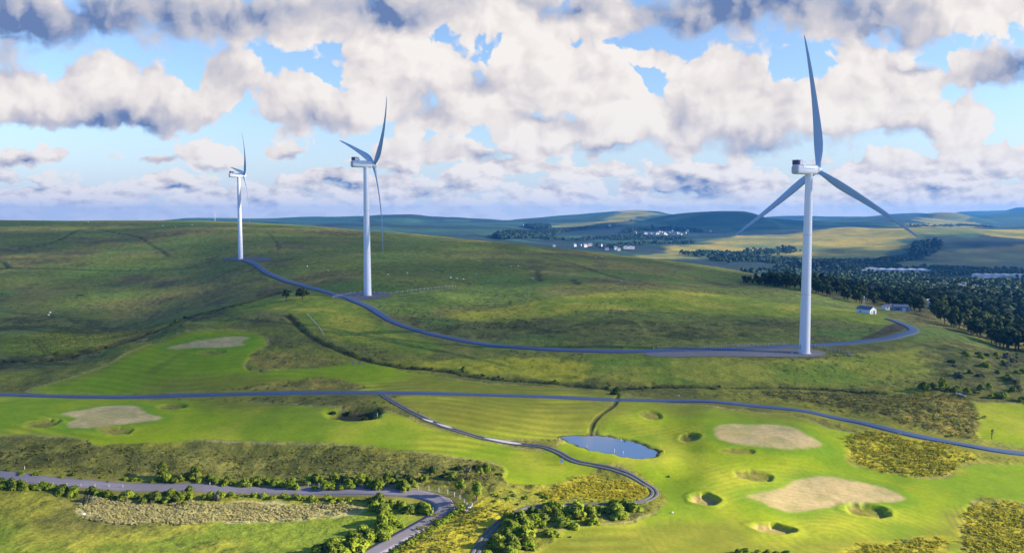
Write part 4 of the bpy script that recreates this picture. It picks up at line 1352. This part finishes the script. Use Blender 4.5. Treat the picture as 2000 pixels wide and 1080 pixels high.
for ln in ([(1345,497),(1420,502),(1480,504),(1560,506)], [(1370,490),(1440,493),(1500,490),(1545,484)], [(1400,510),(1500,512),(1600,518),(1700,521)],
           [(1590,524),(1680,526),(1740,520)], [(1060,470),(1150,468),(1260,460)], [(1180,484),(1280,478),(1350,474)], [(1000,455),(1100,452),(1200,446)],
           [(1220,455),(1300,449),(1370,455)], [(1780,437),(1880,436),(1940,439)], [(1200,468),(1260,465),(1330,466)], [(1830,528),(1900,530),(2000,535)]):
    w_ = line_px(ln, 40) if False else world_poly(ln, 60, closed=False, ymin=1500)
    hl.append(w_ + r_.normal(size=w_.shape) * np.array([9, 16]))
    hl.append(w_ + r_.normal(size=w_.shape) * np.array([14, 40]))
far_wood("distant_wood", np.concatenate(hl), 11, "hedgerow trees scattered over the far fields")

# tall grass
def grass(name, polys, dens, h_, material, label, seed, rv=.8, tilt=.42):
    g = np.random.RandomState(seed)
    P0 = []
    for poly in polys:
        a, b_ = poly.min(0), poly.max(0)
        q = g.uniform(0, 1, (int(dens * np.prod(b_ - a)), 2)) * (b_ - a) + a
        q = q[sd_poly(poly, q[:, 0], q[:, 1]) + (fbm(q[:, 0], q[:, 1], 6, 2, seed + 50) - .5) * 7 + g.normal(size=len(q)) * .8 < -.3]
        P0.append(q)
    p = np.concatenate(P0)
    k_ = len(p)
    nz = fbm(p[:, 0], p[:, 1], 4, 3, seed)
    p = p[(nz > .40) | (g.rand(k_) < .35)]
    k_ = len(p)
    z = heights(p)
    hum = (fbm(p[:, 0], p[:, 1], 3.6, 3, 3) - .5) * .95 + (fbm(p[:, 0], p[:, 1], 14, 3, 4) - .5) * .9 + (fbm(p[:, 0], p[:, 1], 60, 3, 6) - .5) * 2.2
    z = z + hum * (rv * .9 + .03)
    out_ = []
    for j in range(3):                               # arching blades of a tussock, bent over by the wind
        c_ = np.stack([p[:, 0] + g.normal(size=k_) * .3, p[:, 1] + g.normal(size=k_) * .3, z + h_ * (.15 + .75 * g.rand(k_))], 1)
        nn = np.array([.25, -.1, 1.0]) + g.normal(size=(k_, 3)) * tilt
        nn /= np.linalg.norm(nn, axis=1)[:, None]
        t = np.cross(nn, g.normal(size=(k_, 3)))
        t /= np.linalg.norm(t, axis=1)[:, None]
        b_ = np.cross(nn, t)
        s_ = (.18 + .24 * g.rand(k_))[:, None]
        out_.append(np.stack([c_ - t*s_ - b_*s_*.5, c_ + t*s_ - b_*s_*.5, c_ + t*s_*.8 + b_*s_*.6, c_ - t*s_*.8 + b_*s_*.6], 1))
    return tag(link(name, quads_mesh(name, np.concatenate(out_), material)), label, "grass", None, "stuff")

grass("tall_grass", [GOLDEN[0]], 2.2, .42, "grass_gold", "tall golden grass island below the lane at the right", 1, .55, .34)
grass("tall_grass", [GOLDEN[1], GOLDEN[2]], 2.4, .38, "grass_gold", "ripe golden grass in the bottom right corner", 2, .55, .34)
grass("tall_grass", [GOLDEN[3]], 2.4, .38, "grass_gold", "golden grass bank inside the loop of the cart track", 3, .55, .34)
grass("tall_grass", [GOLDEN[5], DULLGOLD[2]], .8, .35, "grass_olive", "olive rough grass beside the lane and the bend", 4)
grass("dead_grass", [STRAW[0]], 3.4, .5, "grass_straw", "pale dead grass strip below the lower road", 5, .45, .30)
grass("rough_grass", [HEATH[3], MEADOW[4]], .4, .26, "grass_olive", "rough grass on the bank above the lower road", 6)

# ------------------------------------------------------------------ buildings
def gable(mb, w_, d_, h0, h1, over=.25):
    """gable roof along X"""
    x, y = w_ / 2 + over, d_ / 2 + over
    t = .18
    vs_ = [(-x, -y, h0 - .1), (x, -y, h0 - .1), (x, 0, h1), (-x, 0, h1), (-x, y, h0 - .1), (x, y, h0 - .1),
           (-x, -y, h0 - .1 + t), (x, -y, h0 - .1 + t), (x, 0, h1 + t), (-x, 0, h1 + t), (-x, y, h0 - .1 + t), (x, y, h0 - .1 + t)]
    return mb.add(vs_, [(0,3,2,1),(3,4,5,2),(6,7,8,9),(9,8,11,10),(0,1,7,6),(4,10,11,5),(1,2,8,7),(2,5,11,8),(0,6,9,3),(3,9,10,4)])

def gwalls(w_, d_, h0, h1):
    x, y = w_ / 2, d_ / 2
    return MB().add([(-x,-y,-1),(x,-y,-1),(x,y,-1),(-x,y,-1),(-x,-y,h0),(x,-y,h0),(x,y,h0),(-x,y,h0),(-x,0,h1-.02),(x,0,h1-.02)],
                    [(0,1,5,4),(2,3,7,6),(1,2,6,9,5),(3,0,4,8,7),(4,5,9,8),(6,7,8,9)])

def gabled(name, p, rz, w_, d_, h0, h1, wall, roof, label, cat, group=None, door=None, windows=(), sc=1.0):
    r_ = empty(name, tuple(p), rz, label, cat, group)
    wl = gwalls(w_, d_, h0, h1).build("wall", wall, r_)
    gable(MB(), w_, d_, h0, h1).build("roof", roof, r_)
    if door:
        side, off, dw, dh, dm = door
        if side == 'x':
            d0 = MB().box((w_/2 + .03, off, dh/2), (.1, dw, dh))
        else:
            d0 = MB().box((off, -d_/2 - .03, dh/2), (dw, .1, dh))
        d0.build("door", dm, r_)
    for (side, off, z, ww, wh) in windows:
        wd = MB().box((w_/2 + .03, off, z), (.1, ww, wh)) if side == 'x' else MB().box((off, -d_/2 - .03, z), (ww, .1, wh))
        wd.build("window", "glass", r_)
    return r_

p = at(1692, 614, 440, 620)
YH = 520.0
def spot(px, py, Y_):
    x = ray_x(px, py) * Y_
    return (x, Y_, hz_at(x, Y_))
gabled("hut", spot(1692, 611, 505), math.radians(-58), 9.5, 6.6, 2.8, 4.6, "white_wall", "slate", "small white hut with blue grey roof beside the service road", "hut",
       None, ('x', 1.0, 1.7, 2.2, "blue_door"), [('x', -1.4, 1.3, .8, .8), ('y', -2.0, 1.4, .9, .8)])
gabled("shed", spot(1735, 604, 560), math.radians(8), 7.5, 5, 2.6, 3.6, "white_wall", "slate", "low pale shed with a dark roof left of the blue shed", "shed", None, ('y', .5, 1.6, 2.1, "dark_louvre"), [('y', -2.2, 1.5, 1, .8)])
gabled("shed", spot(1758, 605, 552), math.radians(-12), 9.5, 6, 3.0, 4.4, "shed_blue", "slate", "blue walled shed at the edge of the wood", "shed", None, ('y', 1.8, 2.4, 2.4, "roof_white"), [('y', -2.2, 1.6, 1.6, .9)])
gabled("house", spot(1817, 596, 640), math.radians(20), 9, 7, 4.5, 7.5, "white_wall", "cladding", "pale house gable showing between the trees of the wood", "house", None, ('y', 1, 1, 2, "blue_door"), [('y', -2.5, 1.5, 1.2, 1.2), ('y', -2.5, 3.9, 1.2, 1.0)])

def works(px, py, Y_, length, depth, h0, rz, label, wall="roof_white", roof="roof_white", bays=3, group=None):
    x = ray_x(px, py) * Y_
    z = hz_at(x, Y_) + 0
    z = max(z, ZC + ray_z(py) * Y_)
    r_ = empty("warehouse", (x, Y_, z), rz, label, "warehouse", group)
    MB().box((0, 0, h0/2 - 3), (length, depth, h0 + 6)).build("wall", wall, r_)
    rf = MB()
    bw = length / bays
    for k_ in range(bays):
        xx = -length/2 + bw * (k_ + .5)
        x0, x1, y_ = xx - bw/2, xx + bw/2, depth/2 + .3
        rf.add([(x0, -y_, h0 + .05), (x1, -y_, h0 + .05), (xx, -y_, h0 + 2.2), (x0, y_, h0 + .05), (x1, y_, h0 + .05), (xx, y_, h0 + 2.2)],
               [(0,1,2),(3,5,4),(0,2,5,3),(2,1,4,5),(0,3,4,1)])
    rf.build("roof", roof, r_)
    for k_ in range(bays):
        MB().box((-length/2 + bw * (k_ + .5), -depth/2 - .08, 2.2), (min(5, bw * .4), .2, 4.4)).build("loading_door", "cladding", r_)
    return r_
works(1766, 533, 1900, 112, 45, 8, math.radians(-10), "long white warehouse on the valley floor, largest of all", bays=5)
works(1690, 529, 1950, 0.1 + 60, 30, 6, math.radians(4), "white factory shed left of the long warehouse", bays=3)
works(1612, 528, 1960, 55, 26, 6, math.radians(4), "pale factory shed right behind the nearest tower", "roof_white", "cladding", 2)
works(1932, 544, 1650, 58, 26, 7, math.radians(-4), "grey and white factory shed near the right edge, left of its neighbour", "roof_white", "cladding", 3)
works(1990, 548, 1640, 66, 30, 8, math.radians(-4), "white factory shed at the right edge of the valley", "roof_white", "cladding", 3)
works(1690, 570, 1150, 26, 14, 5, math.radians(2), "flat white building showing above the wood left of the hut mast", bays=2)
works(1738, 575, 1080, 24, 12, 4, math.radians(2), "small white roofed building in the wood behind the hut", bays=2)
works(1228, 484, 2500, 34, 14, 4, math.radians(2), "long white shed in the valley beyond the hill", bays=2)

def village(spots, label, group, size=7.5):
    first = None
    for (px, py, Y_) in spots:
        x = ray_x(px, py) * Y_
        z = max(hz_at(x, Y_), ZC + ray_z(py) * Y_)
        if first is None:
            first = gabled("house", (x, Y_, z), .3, size, 7.5, 4.6, 7.4, "pale_render", "slate", label, "house", group, None, [('y', -2, 2.2, 1.4, 1.4), ('y', 2, 2.2, 1.4, 1.4)])
            o = first
        else:
            o = copy_tree(first)
        o.location = (x, Y_, z)
        o.rotation_euler = (0, 0, rng.uniform(-.6, .6))
        s_ = rng.uniform(.8, 1.35)
        o.scale = (s_ * rng.uniform(.9, 1.5), s_, s_)
village([(1256 + 4.1*i + rng.uniform(-1, 1), 459 - rng.random() * (3 if i < 8 else 7), 3300 + rng.uniform(-60, 120)) for i in range(22)], "tiny white house in the village row on the far hillside", "houses of the far village")
village([(1082,483,2450),(1122,481,2500),(1133,480,2480),(1142,482,2450),(1152,480,2550),(1173,481,2500),(1185,488,2400),(1202,487,2420),(1208,489,2400),(1240,456,3300),(1232,433,3900),(1388,453,3500),(1190,442,3700),(1021,441,3900)], "tiny white house scattered over the far valley side", "houses of the far valley", 8)
village([(1811 + 10*i + rng.uniform(-4, 4), 571 + rng.uniform(-6, 6), 1150 + rng.uniform(-60, 60)) for i in range(16)], "small pale house half hidden in the trees of the valley at the right", "houses among the valley trees", 9)

# slender masts
def mast(px, py, Y_, h_, label, w0=1.2):
    x, _, z = spot(px, py, Y_)
    r_ = empty("lattice_mast", (x, Y_, z), .3, label, "mast")
    lg, br = MB(), MB()
    cs = [(-1, -1), (1, -1), (1, 1), (-1, 1)]
    wd = lambda t: w0 / 2 * (1 - .7 * t)
    for (a, b_) in cs:
        lg.tube([(a * wd(0), b_ * wd(0), -.5), (a * wd(1), b_ * wd(1), h_)], .07, 6)
    nb = 8
    for k_ in range(nb):
        for q in range(4):
            a, b_ = cs[q], cs[(q + 1) % 4]
            t0, t1_ = k_ / nb, (k_ + 1) / nb
            br.tube([(a[0]*wd(t0), a[1]*wd(t0), h_*t0), (b_[0]*wd(t1_), b_[1]*wd(t1_), h_*t1_)], .04, 4)
    lg.build("legs_frame", "steel", r_)
    br.build("bracing", "steel", r_)
    MB().box((0, 0, h_ + .3), (.8, .4, .6)).build("antenna", "cladding", r_)
mast(1687, 605, 530, 9.5, "grey lattice mast right behind the small white hut", 1.5)
mast(420, 431, 1380, 16, "thin mast on the skyline left of the farthest turbine", 1.6)

# ------------------------------------------------------------------ fences, posts, boards, stones
def fence(pxs, spacing, ph, rails, label, pm="timber", thick=.12, name="fence", Ys=None):
    ln = world_poly(pxs, 8, closed=False)
    seg = np.concatenate([[0], np.cumsum(np.linalg.norm(np.diff(ln, axis=0), axis=1))])
    m_ = max(2, int(seg[-1] / spacing) + 1)
    m_ = min(m_, 95)
    s_ = np.linspace(0, seg[-1], m_)
    px_, py_ = np.interp(s_, seg, ln[:, 0]), np.interp(s_, seg, ln[:, 1])
    zz = height(px_, py_)
    o0 = (px_[0], py_[0], zz[0])
    r_ = empty(name, o0, 0, label, "fence")
    pm_ = MB().tube([(0, 0, -.4), (0, 0, ph)], thick, 6, smooth=False).mesh("post", pm)
    for i in range(m_):
        link("post", pm_, r_, (px_[i]-o0[0], py_[i]-o0[1], zz[i]-o0[2]))
    for k_, rz_ in enumerate(rails):
        mb = MB()
        mb.tube([(px_[i]-o0[0], py_[i]-o0[1], zz[i]-o0[2]+rz_) for i in range(m_)], rails[rz_], 5)
        mb.build("rail" if rails[rz_] > .03 else "wire", pm if rails[rz_] > .03 else "steel", r_)
    return r_
fence([(1276,684),(1350,681.5),(1450,678),(1540,674)], 2.7, 1.6, {.6: .09, 1.4: .09}, "wooden post and rail fence along the pad of the nearest turbine", "timber", .17)
fence([(1592,677),(1620,684),(1650,690),(1664,697)], 2.0, 1.5, {.5: .09, 1.3: .09}, "short wooden fence right of the nearest tower", "timber", .17)
fence([(560,950),(650,952),(750,953),(820,956),(870,963),(900,976),(912,990)], 3.2, 1.25, {.4: .02, .8: .02, 1.15: .02}, "post and wire fence along the far side of the lower road and round the bend", "pale_post", .09)
fence([(600,616),(622,640),(632,655)], 3.4, 1.3, {.5: .03, 1.1: .03}, "pale post fence dropping down the hill beside the hedge", "pale_post", .12)
fence([(650,583),(690,572),(735,573),(770,573),(820,566),(890,560)], 4.0, 1.4, {.6: .03, 1.2: .03}, "post fence beside the middle turbine running right", "pale_post", .1)
fence([(0,946),(120,950),(240,953)], 3.5, 1.1, {.5: .02, 1.0: .02}, "low wire fence along the far verge of the lower road at the left edge", "pale_post", .07)

def post(px, py, h_, r0, material, label, name="post", cat="post", group=None):
    p = ground_at(px, py)
    MBx = MB()
    MBx.tube([(0, 0, -.3), (0, 0, h_ * .93), (0, 0, h_)], [r0, r0, r0 * .55], 10)
    return tag(MBx.build(name, material, None, tuple(p)), label, cat, group)
post(845.5, 1003, 1.75, .17, "blue_door", "blue gate post left of the road by the bend", "gate_post", "gate post")
post(887, 1000, 1.2, .16, "blue_door", "blue gate post right of the road beside the shrub", "gate_post", "gate post")
for (px, py, h_, lab) in ((1200,889,1.5,"white post on the near bank of the pond, left of its pair"), (1217,891,1.5,"white post on the near bank of the pond, right of its pair"),
                          (1093,861,.9,"white post at the left tip of the pond"), (1146,874,.9,"white post at the near left edge of the pond")):
    post(px, py, h_, .09, "pale_post", lab)
for (px, py, lab) in ((1213,855,"yellow stake on the far bank of the pond"), (1290,877,"yellow stake on the turf right of the pond"), (1297,894,"yellow stake by the right tip of the pond")):
    post(px, py, .9, .1, "flag_yellow", lab, "stake", "stake")
post(410, 948, 1.0, .1, "pale_post", "white marker post on the far verge of the lower road", "marker_post", "post")
post(48, 916, .9, .1, "pale_post", "white marker post beside the lower road near the left edge", "marker_post", "post")
post(737, 812, 2.0, .1, "pale_post", "white post beside the hollow in the fairway")

def board(px, py, label, s_=1.0):
    p = ground_at(px, py)
    r_ = empty("tee_board", tuple(p), .25, label, "board")
    r_.scale = (s_, s_, s_)
    MB().box((0, 0, 1.05), (.62, .09, .95)).build("panel", "blue_panel", r_)
    for sx in (-.25, .25):
        MB().tube([(sx, .08, -.2), (sx, .08, 1.3)], .05, 6).build("leg", "orange_panel", r_)
    MB().box((0, 0, 1.58), (.7, .16, .08)).build("cap", "orange_panel", r_)
board(1097, 909, "blue board on orange legs beside the cart track", 1.15)
board(690, 714, "small blue board on the raised tee above the lane, left one")
board(703, 714, "small blue board on the raised tee above the lane, right one")

def rock(px, py, s_, label, group=None, material="stone", seed=0):
    g = np.random.RandomState(seed)
    p = ground_at(px, py)
    mb = MB()
    n_, m_ = 8, 5
    vs_ = []
    for i in range(m_ + 1):
        th = math.pi * i / m_
        for j in range(n_):
            ph = 2 * math.pi * j / n_
            k_ = s_ * (.75 + .5 * g.rand())
            vs_.append((k_ * math.sin(th) * math.cos(ph), k_ * math.sin(th) * math.sin(ph), k_ * .7 * math.cos(th)))
    fs = [(i*n_+j, (i+1)*n_+j, (i+1)*n_+(j+1) % n_, i*n_+(j+1) % n_) for i in range(m_) for j in range(n_)]
    mb.add(vs_, fs)
    return tag(mb.build("rock", material, None, (p[0], p[1], p[2] + s_ * .25)), label, "rock", group)
for i in range(18):
    t = i / 17
    rock(927 - 16 * t + rng.uniform(-3, 3), 982 + 16 * t + rng.uniform(-2, 2), rng.uniform(.3, .6), "pale rock in the heap beside the road bend", "rocks heaped beside the bend", seed=i)
for i in range(5):
    rock(1868 + 4 * i, 768 + 1.4 * i, rng.uniform(.35, .6), "grey rock at the head of the right ditch", "rocks at the right ditch", seed=40 + i)
for i in range(5):
    rock(155 + 5 * i + rng.uniform(-2, 2), 1004 + rng.uniform(-2, 5), rng.uniform(.3, .5), "grey rock at the left end of the straw strip", "rocks by the straw strip", seed=60 + i)
rock(1306, 934, .4, "dark stone like tee marker on the turf right of the track loop", None, "dark_skin", 90)
rock(1114, 1049, .35, "dark stone on the turf below the thicket", None, "dark_skin", 91)
rock(1313, 1001, .3, "white marker stone on the turf left of the round bunker", None, "roof_white", 92)
rock(1326, 773, .4, "white marker stone above the lane, right of the ditch", None, "roof_white", 93)

# ------------------------------------------------------------------ sheep
def sheep_proto():
    r_ = empty("sheep", (0, 0, 0), 0, "white sheep grazing far off on the moor", "sheep", "sheep grazing on the moor")
    b_ = MB()
    prof_ = [(-.62, .12), (-.55, .3), (-.3, .38), (.1, .38), (.4, .34), (.55, .24), (.6, .1)]
    b_.tube([(x, 0, .72) for x, _ in prof_], [q for _, q in prof_], 12)
    b_.tube([(.45, 0, .82), (.68, 0, .86), (.85, 0, .70)], [.2, .15, .1], 10)
    b_.build("body", "wool", r_)
    MB().tube([(.80, 0, .78), (.92, 0, .68), (1.02, 0, .56)], [.11, .1, .06], 8).build("face", "dark_skin", r_)
    for sx in (-.4, .36):
        for sy in (-.16, .16):
            MB().tube([(sx, sy, .5), (sx + .02, sy, .25), (sx, sy, 0)], [.08, .05, .04], 6).build("leg", "dark_skin", r_)
    return r_
sp = None
for (px, py) in [(95,618),(98,613),(892,546),(905,547),(880,544),(795,534),(757,537),(998,524),(1012,523),(1175,502),(1163,505),(954,550),(172,435),(318,442),(343,445),(375,442),(1213,550),(845,530),(930,538),(1040,545),(640,528),(600,520)]:
    o = sheep_proto() if sp is None else copy_tree(sp)
    sp = sp or o
    o.location = tuple(ground_at(px, py))
    o.rotation_euler = (0, 0, rng.random() * 6.28)
    o.scale = (1.35, 1.35, 1.35)

# ------------------------------------------------------------------ unseen clouds added on the right, outlined from the shade they cast
def shade_cloud(px, label, base=820.0, thick=150.0, soft=90.0, dmax=.61, ymin=110, ymax=9500):
    poly = world_poly(px, 6, ymin=ymin, ymax=ymax)
    off = SUN[:2] / SUN[2] * base
    q = poly + off
    lo, hi = q.min(0) - 140, q.max(0) + 140
    nx, ny = 150, 130
    X, Y = np.meshgrid(np.linspace(lo[0], hi[0], nx), np.linspace(lo[1], hi[1], ny))
    d = sd_poly(q * .1, X.ravel() * .1, Y.ravel() * .1) * 10
    d = np.where(d > 5000, 300, d - 52)
    d = d + (fbm(X.ravel(), Y.ravel(), 170, 4, 201) - .5) * 130
    inn = sstep(-d, -10, soft * 2)
    bil = .55 + .8 * fbm(X.ravel(), Y.ravel(), 120, 4, 77)
    top = base + 20 + thick * np.sqrt(inn) * bil
    bot = base + 12 * (fbm(X.ravel(), Y.ravel(), 90, 3, 78) - .5)
    hole = sstep(fbm(X.ravel(), Y.ravel(), 110, 3, 301), .34, .5)
    dens_ = np.clip(sstep(-d, -30, soft) * (.35 + .65 * hole), 0, 1) * dmax
    idx = np.arange(nx * ny).reshape(ny, nx)
    keepc = (d.reshape(ny, nx) < 60)
    kc = keepc[:-1, :-1] | keepc[1:, :-1] | keepc[:-1, 1:] | keepc[1:, 1:]
    qd = np.stack([idx[:-1, :-1], idx[:-1, 1:], idx[1:, 1:], idx[1:, :-1]], -1)[kc]
    co = np.concatenate([np.stack([X.ravel(), Y.ravel(), top], 1), np.stack([X.ravel(), Y.ravel(), bot], 1)])
    fs = np.concatenate([qd, qd[:, ::-1] + nx * ny])
    used, inv = np.unique(fs.ravel(), return_inverse=True)
    me = bpy.data.meshes.new("shade_cloud")
    me.from_pydata(co[used].tolist(), [], inv.reshape(-1, 4).tolist())
    me.polygons.foreach_set("use_smooth", np.ones(len(me.polygons), bool))
    a = me.attributes.new("opacity", 'FLOAT', 'POINT')
    a.data.foreach_set("value", np.concatenate([dens_, dens_])[used].astype(np.float32))
    me.materials.append(M["shade_cloud"])
    return tag(link("shade_cloud", me), label, None, None, "structure")
m, n, b = mat("shade_cloud", (.85, .86, .88), 1.0, 0.0)
at_ = n.new('ShaderNodeAttribute', attribute_name="opacity")
trn = n.new('ShaderNodeBsdfTransparent')
tl = n.new('ShaderNodeBsdfTranslucent')
mx0 = n.new('ShaderNodeMixShader')
mx0.inputs[0].default_value = .5
n.put(mx0.inputs[1], b.outputs[0])
n.put(mx0.inputs[2], tl.outputs[0])
mx = n.new('ShaderNodeMixShader')
n.put(mx.inputs[0], at_.outputs['Fac'])
n.put(mx.inputs[1], trn.outputs[0])
n.put(mx.inputs[2], mx0.outputs[0])
n.put(m.node_tree.nodes["Material Output"].inputs[0], mx.outputs[0])
shade_cloud([(-700,960),(-100,950),(200,922),(450,900),(650,872),(850,850),(1000,845),(1150,845),(1260,852),(1400,862),(1560,868),(1680,840),(1800,790),(2000,735),(2060,640),(1990,600),(1560,552),(1300,512),(1000,478),(500,440),(0,431),(-700,431)],
      "broad unseen cumulus added on the right, shaped to shade hill and fairways")
shade_cloud([(1215,449),(1300,452),(1500,452),(1660,447),(1760,442),(1740,432),(1560,426),(1440,415),(1360,415),(1270,430)], "unseen cumulus added far to the right, shaped to shade the distant hills", ymin=2600, ymax=4650, base=1250, soft=60, dmax=.7)
shade_cloud([(1780,512),(1800,496),(1880,486),(2080,480),(2300,500),(2300,545),(2000,540),(1850,532)], "unseen cumulus added on the right, shaped to shade the valley slope", ymin=1600, ymax=3200, base=1100, soft=50, dmax=.6, thick=100)

# ------------------------------------------------------------------ haze
m = bpy.data.materials.new("haze")
m.use_nodes = True
nt = m.node_tree
nt.nodes.clear()
o_ = nt.nodes.new('ShaderNodeOutputMaterial')
vp = nt.nodes.new('ShaderNodeVolumePrincipled')
vp.inputs['Color'].default_value = (.07, .36, .97, 1)
vp.inputs['Density'].default_value = 6.0e-5
vp.inputs['Anisotropy'].default_value = .2
nt.links.new(vp.outputs[0], o_.inputs['Volume'])
M["haze"] = m
hz_ = MB().box((0, 6500, 0), (62000, 14400, 1)).build("haze", "haze")
g_lo = min(v_.co.z for v_ in bpy.data.objects["ground"].data.vertices) - 1
for v_ in hz_.data.vertices:
    v_.co.z = g_lo if v_.co.z < 0 else 260.0
hz_.data.update()
tag(hz_, "thin blue haze in the air over the valley", "haze", None, "stuff")
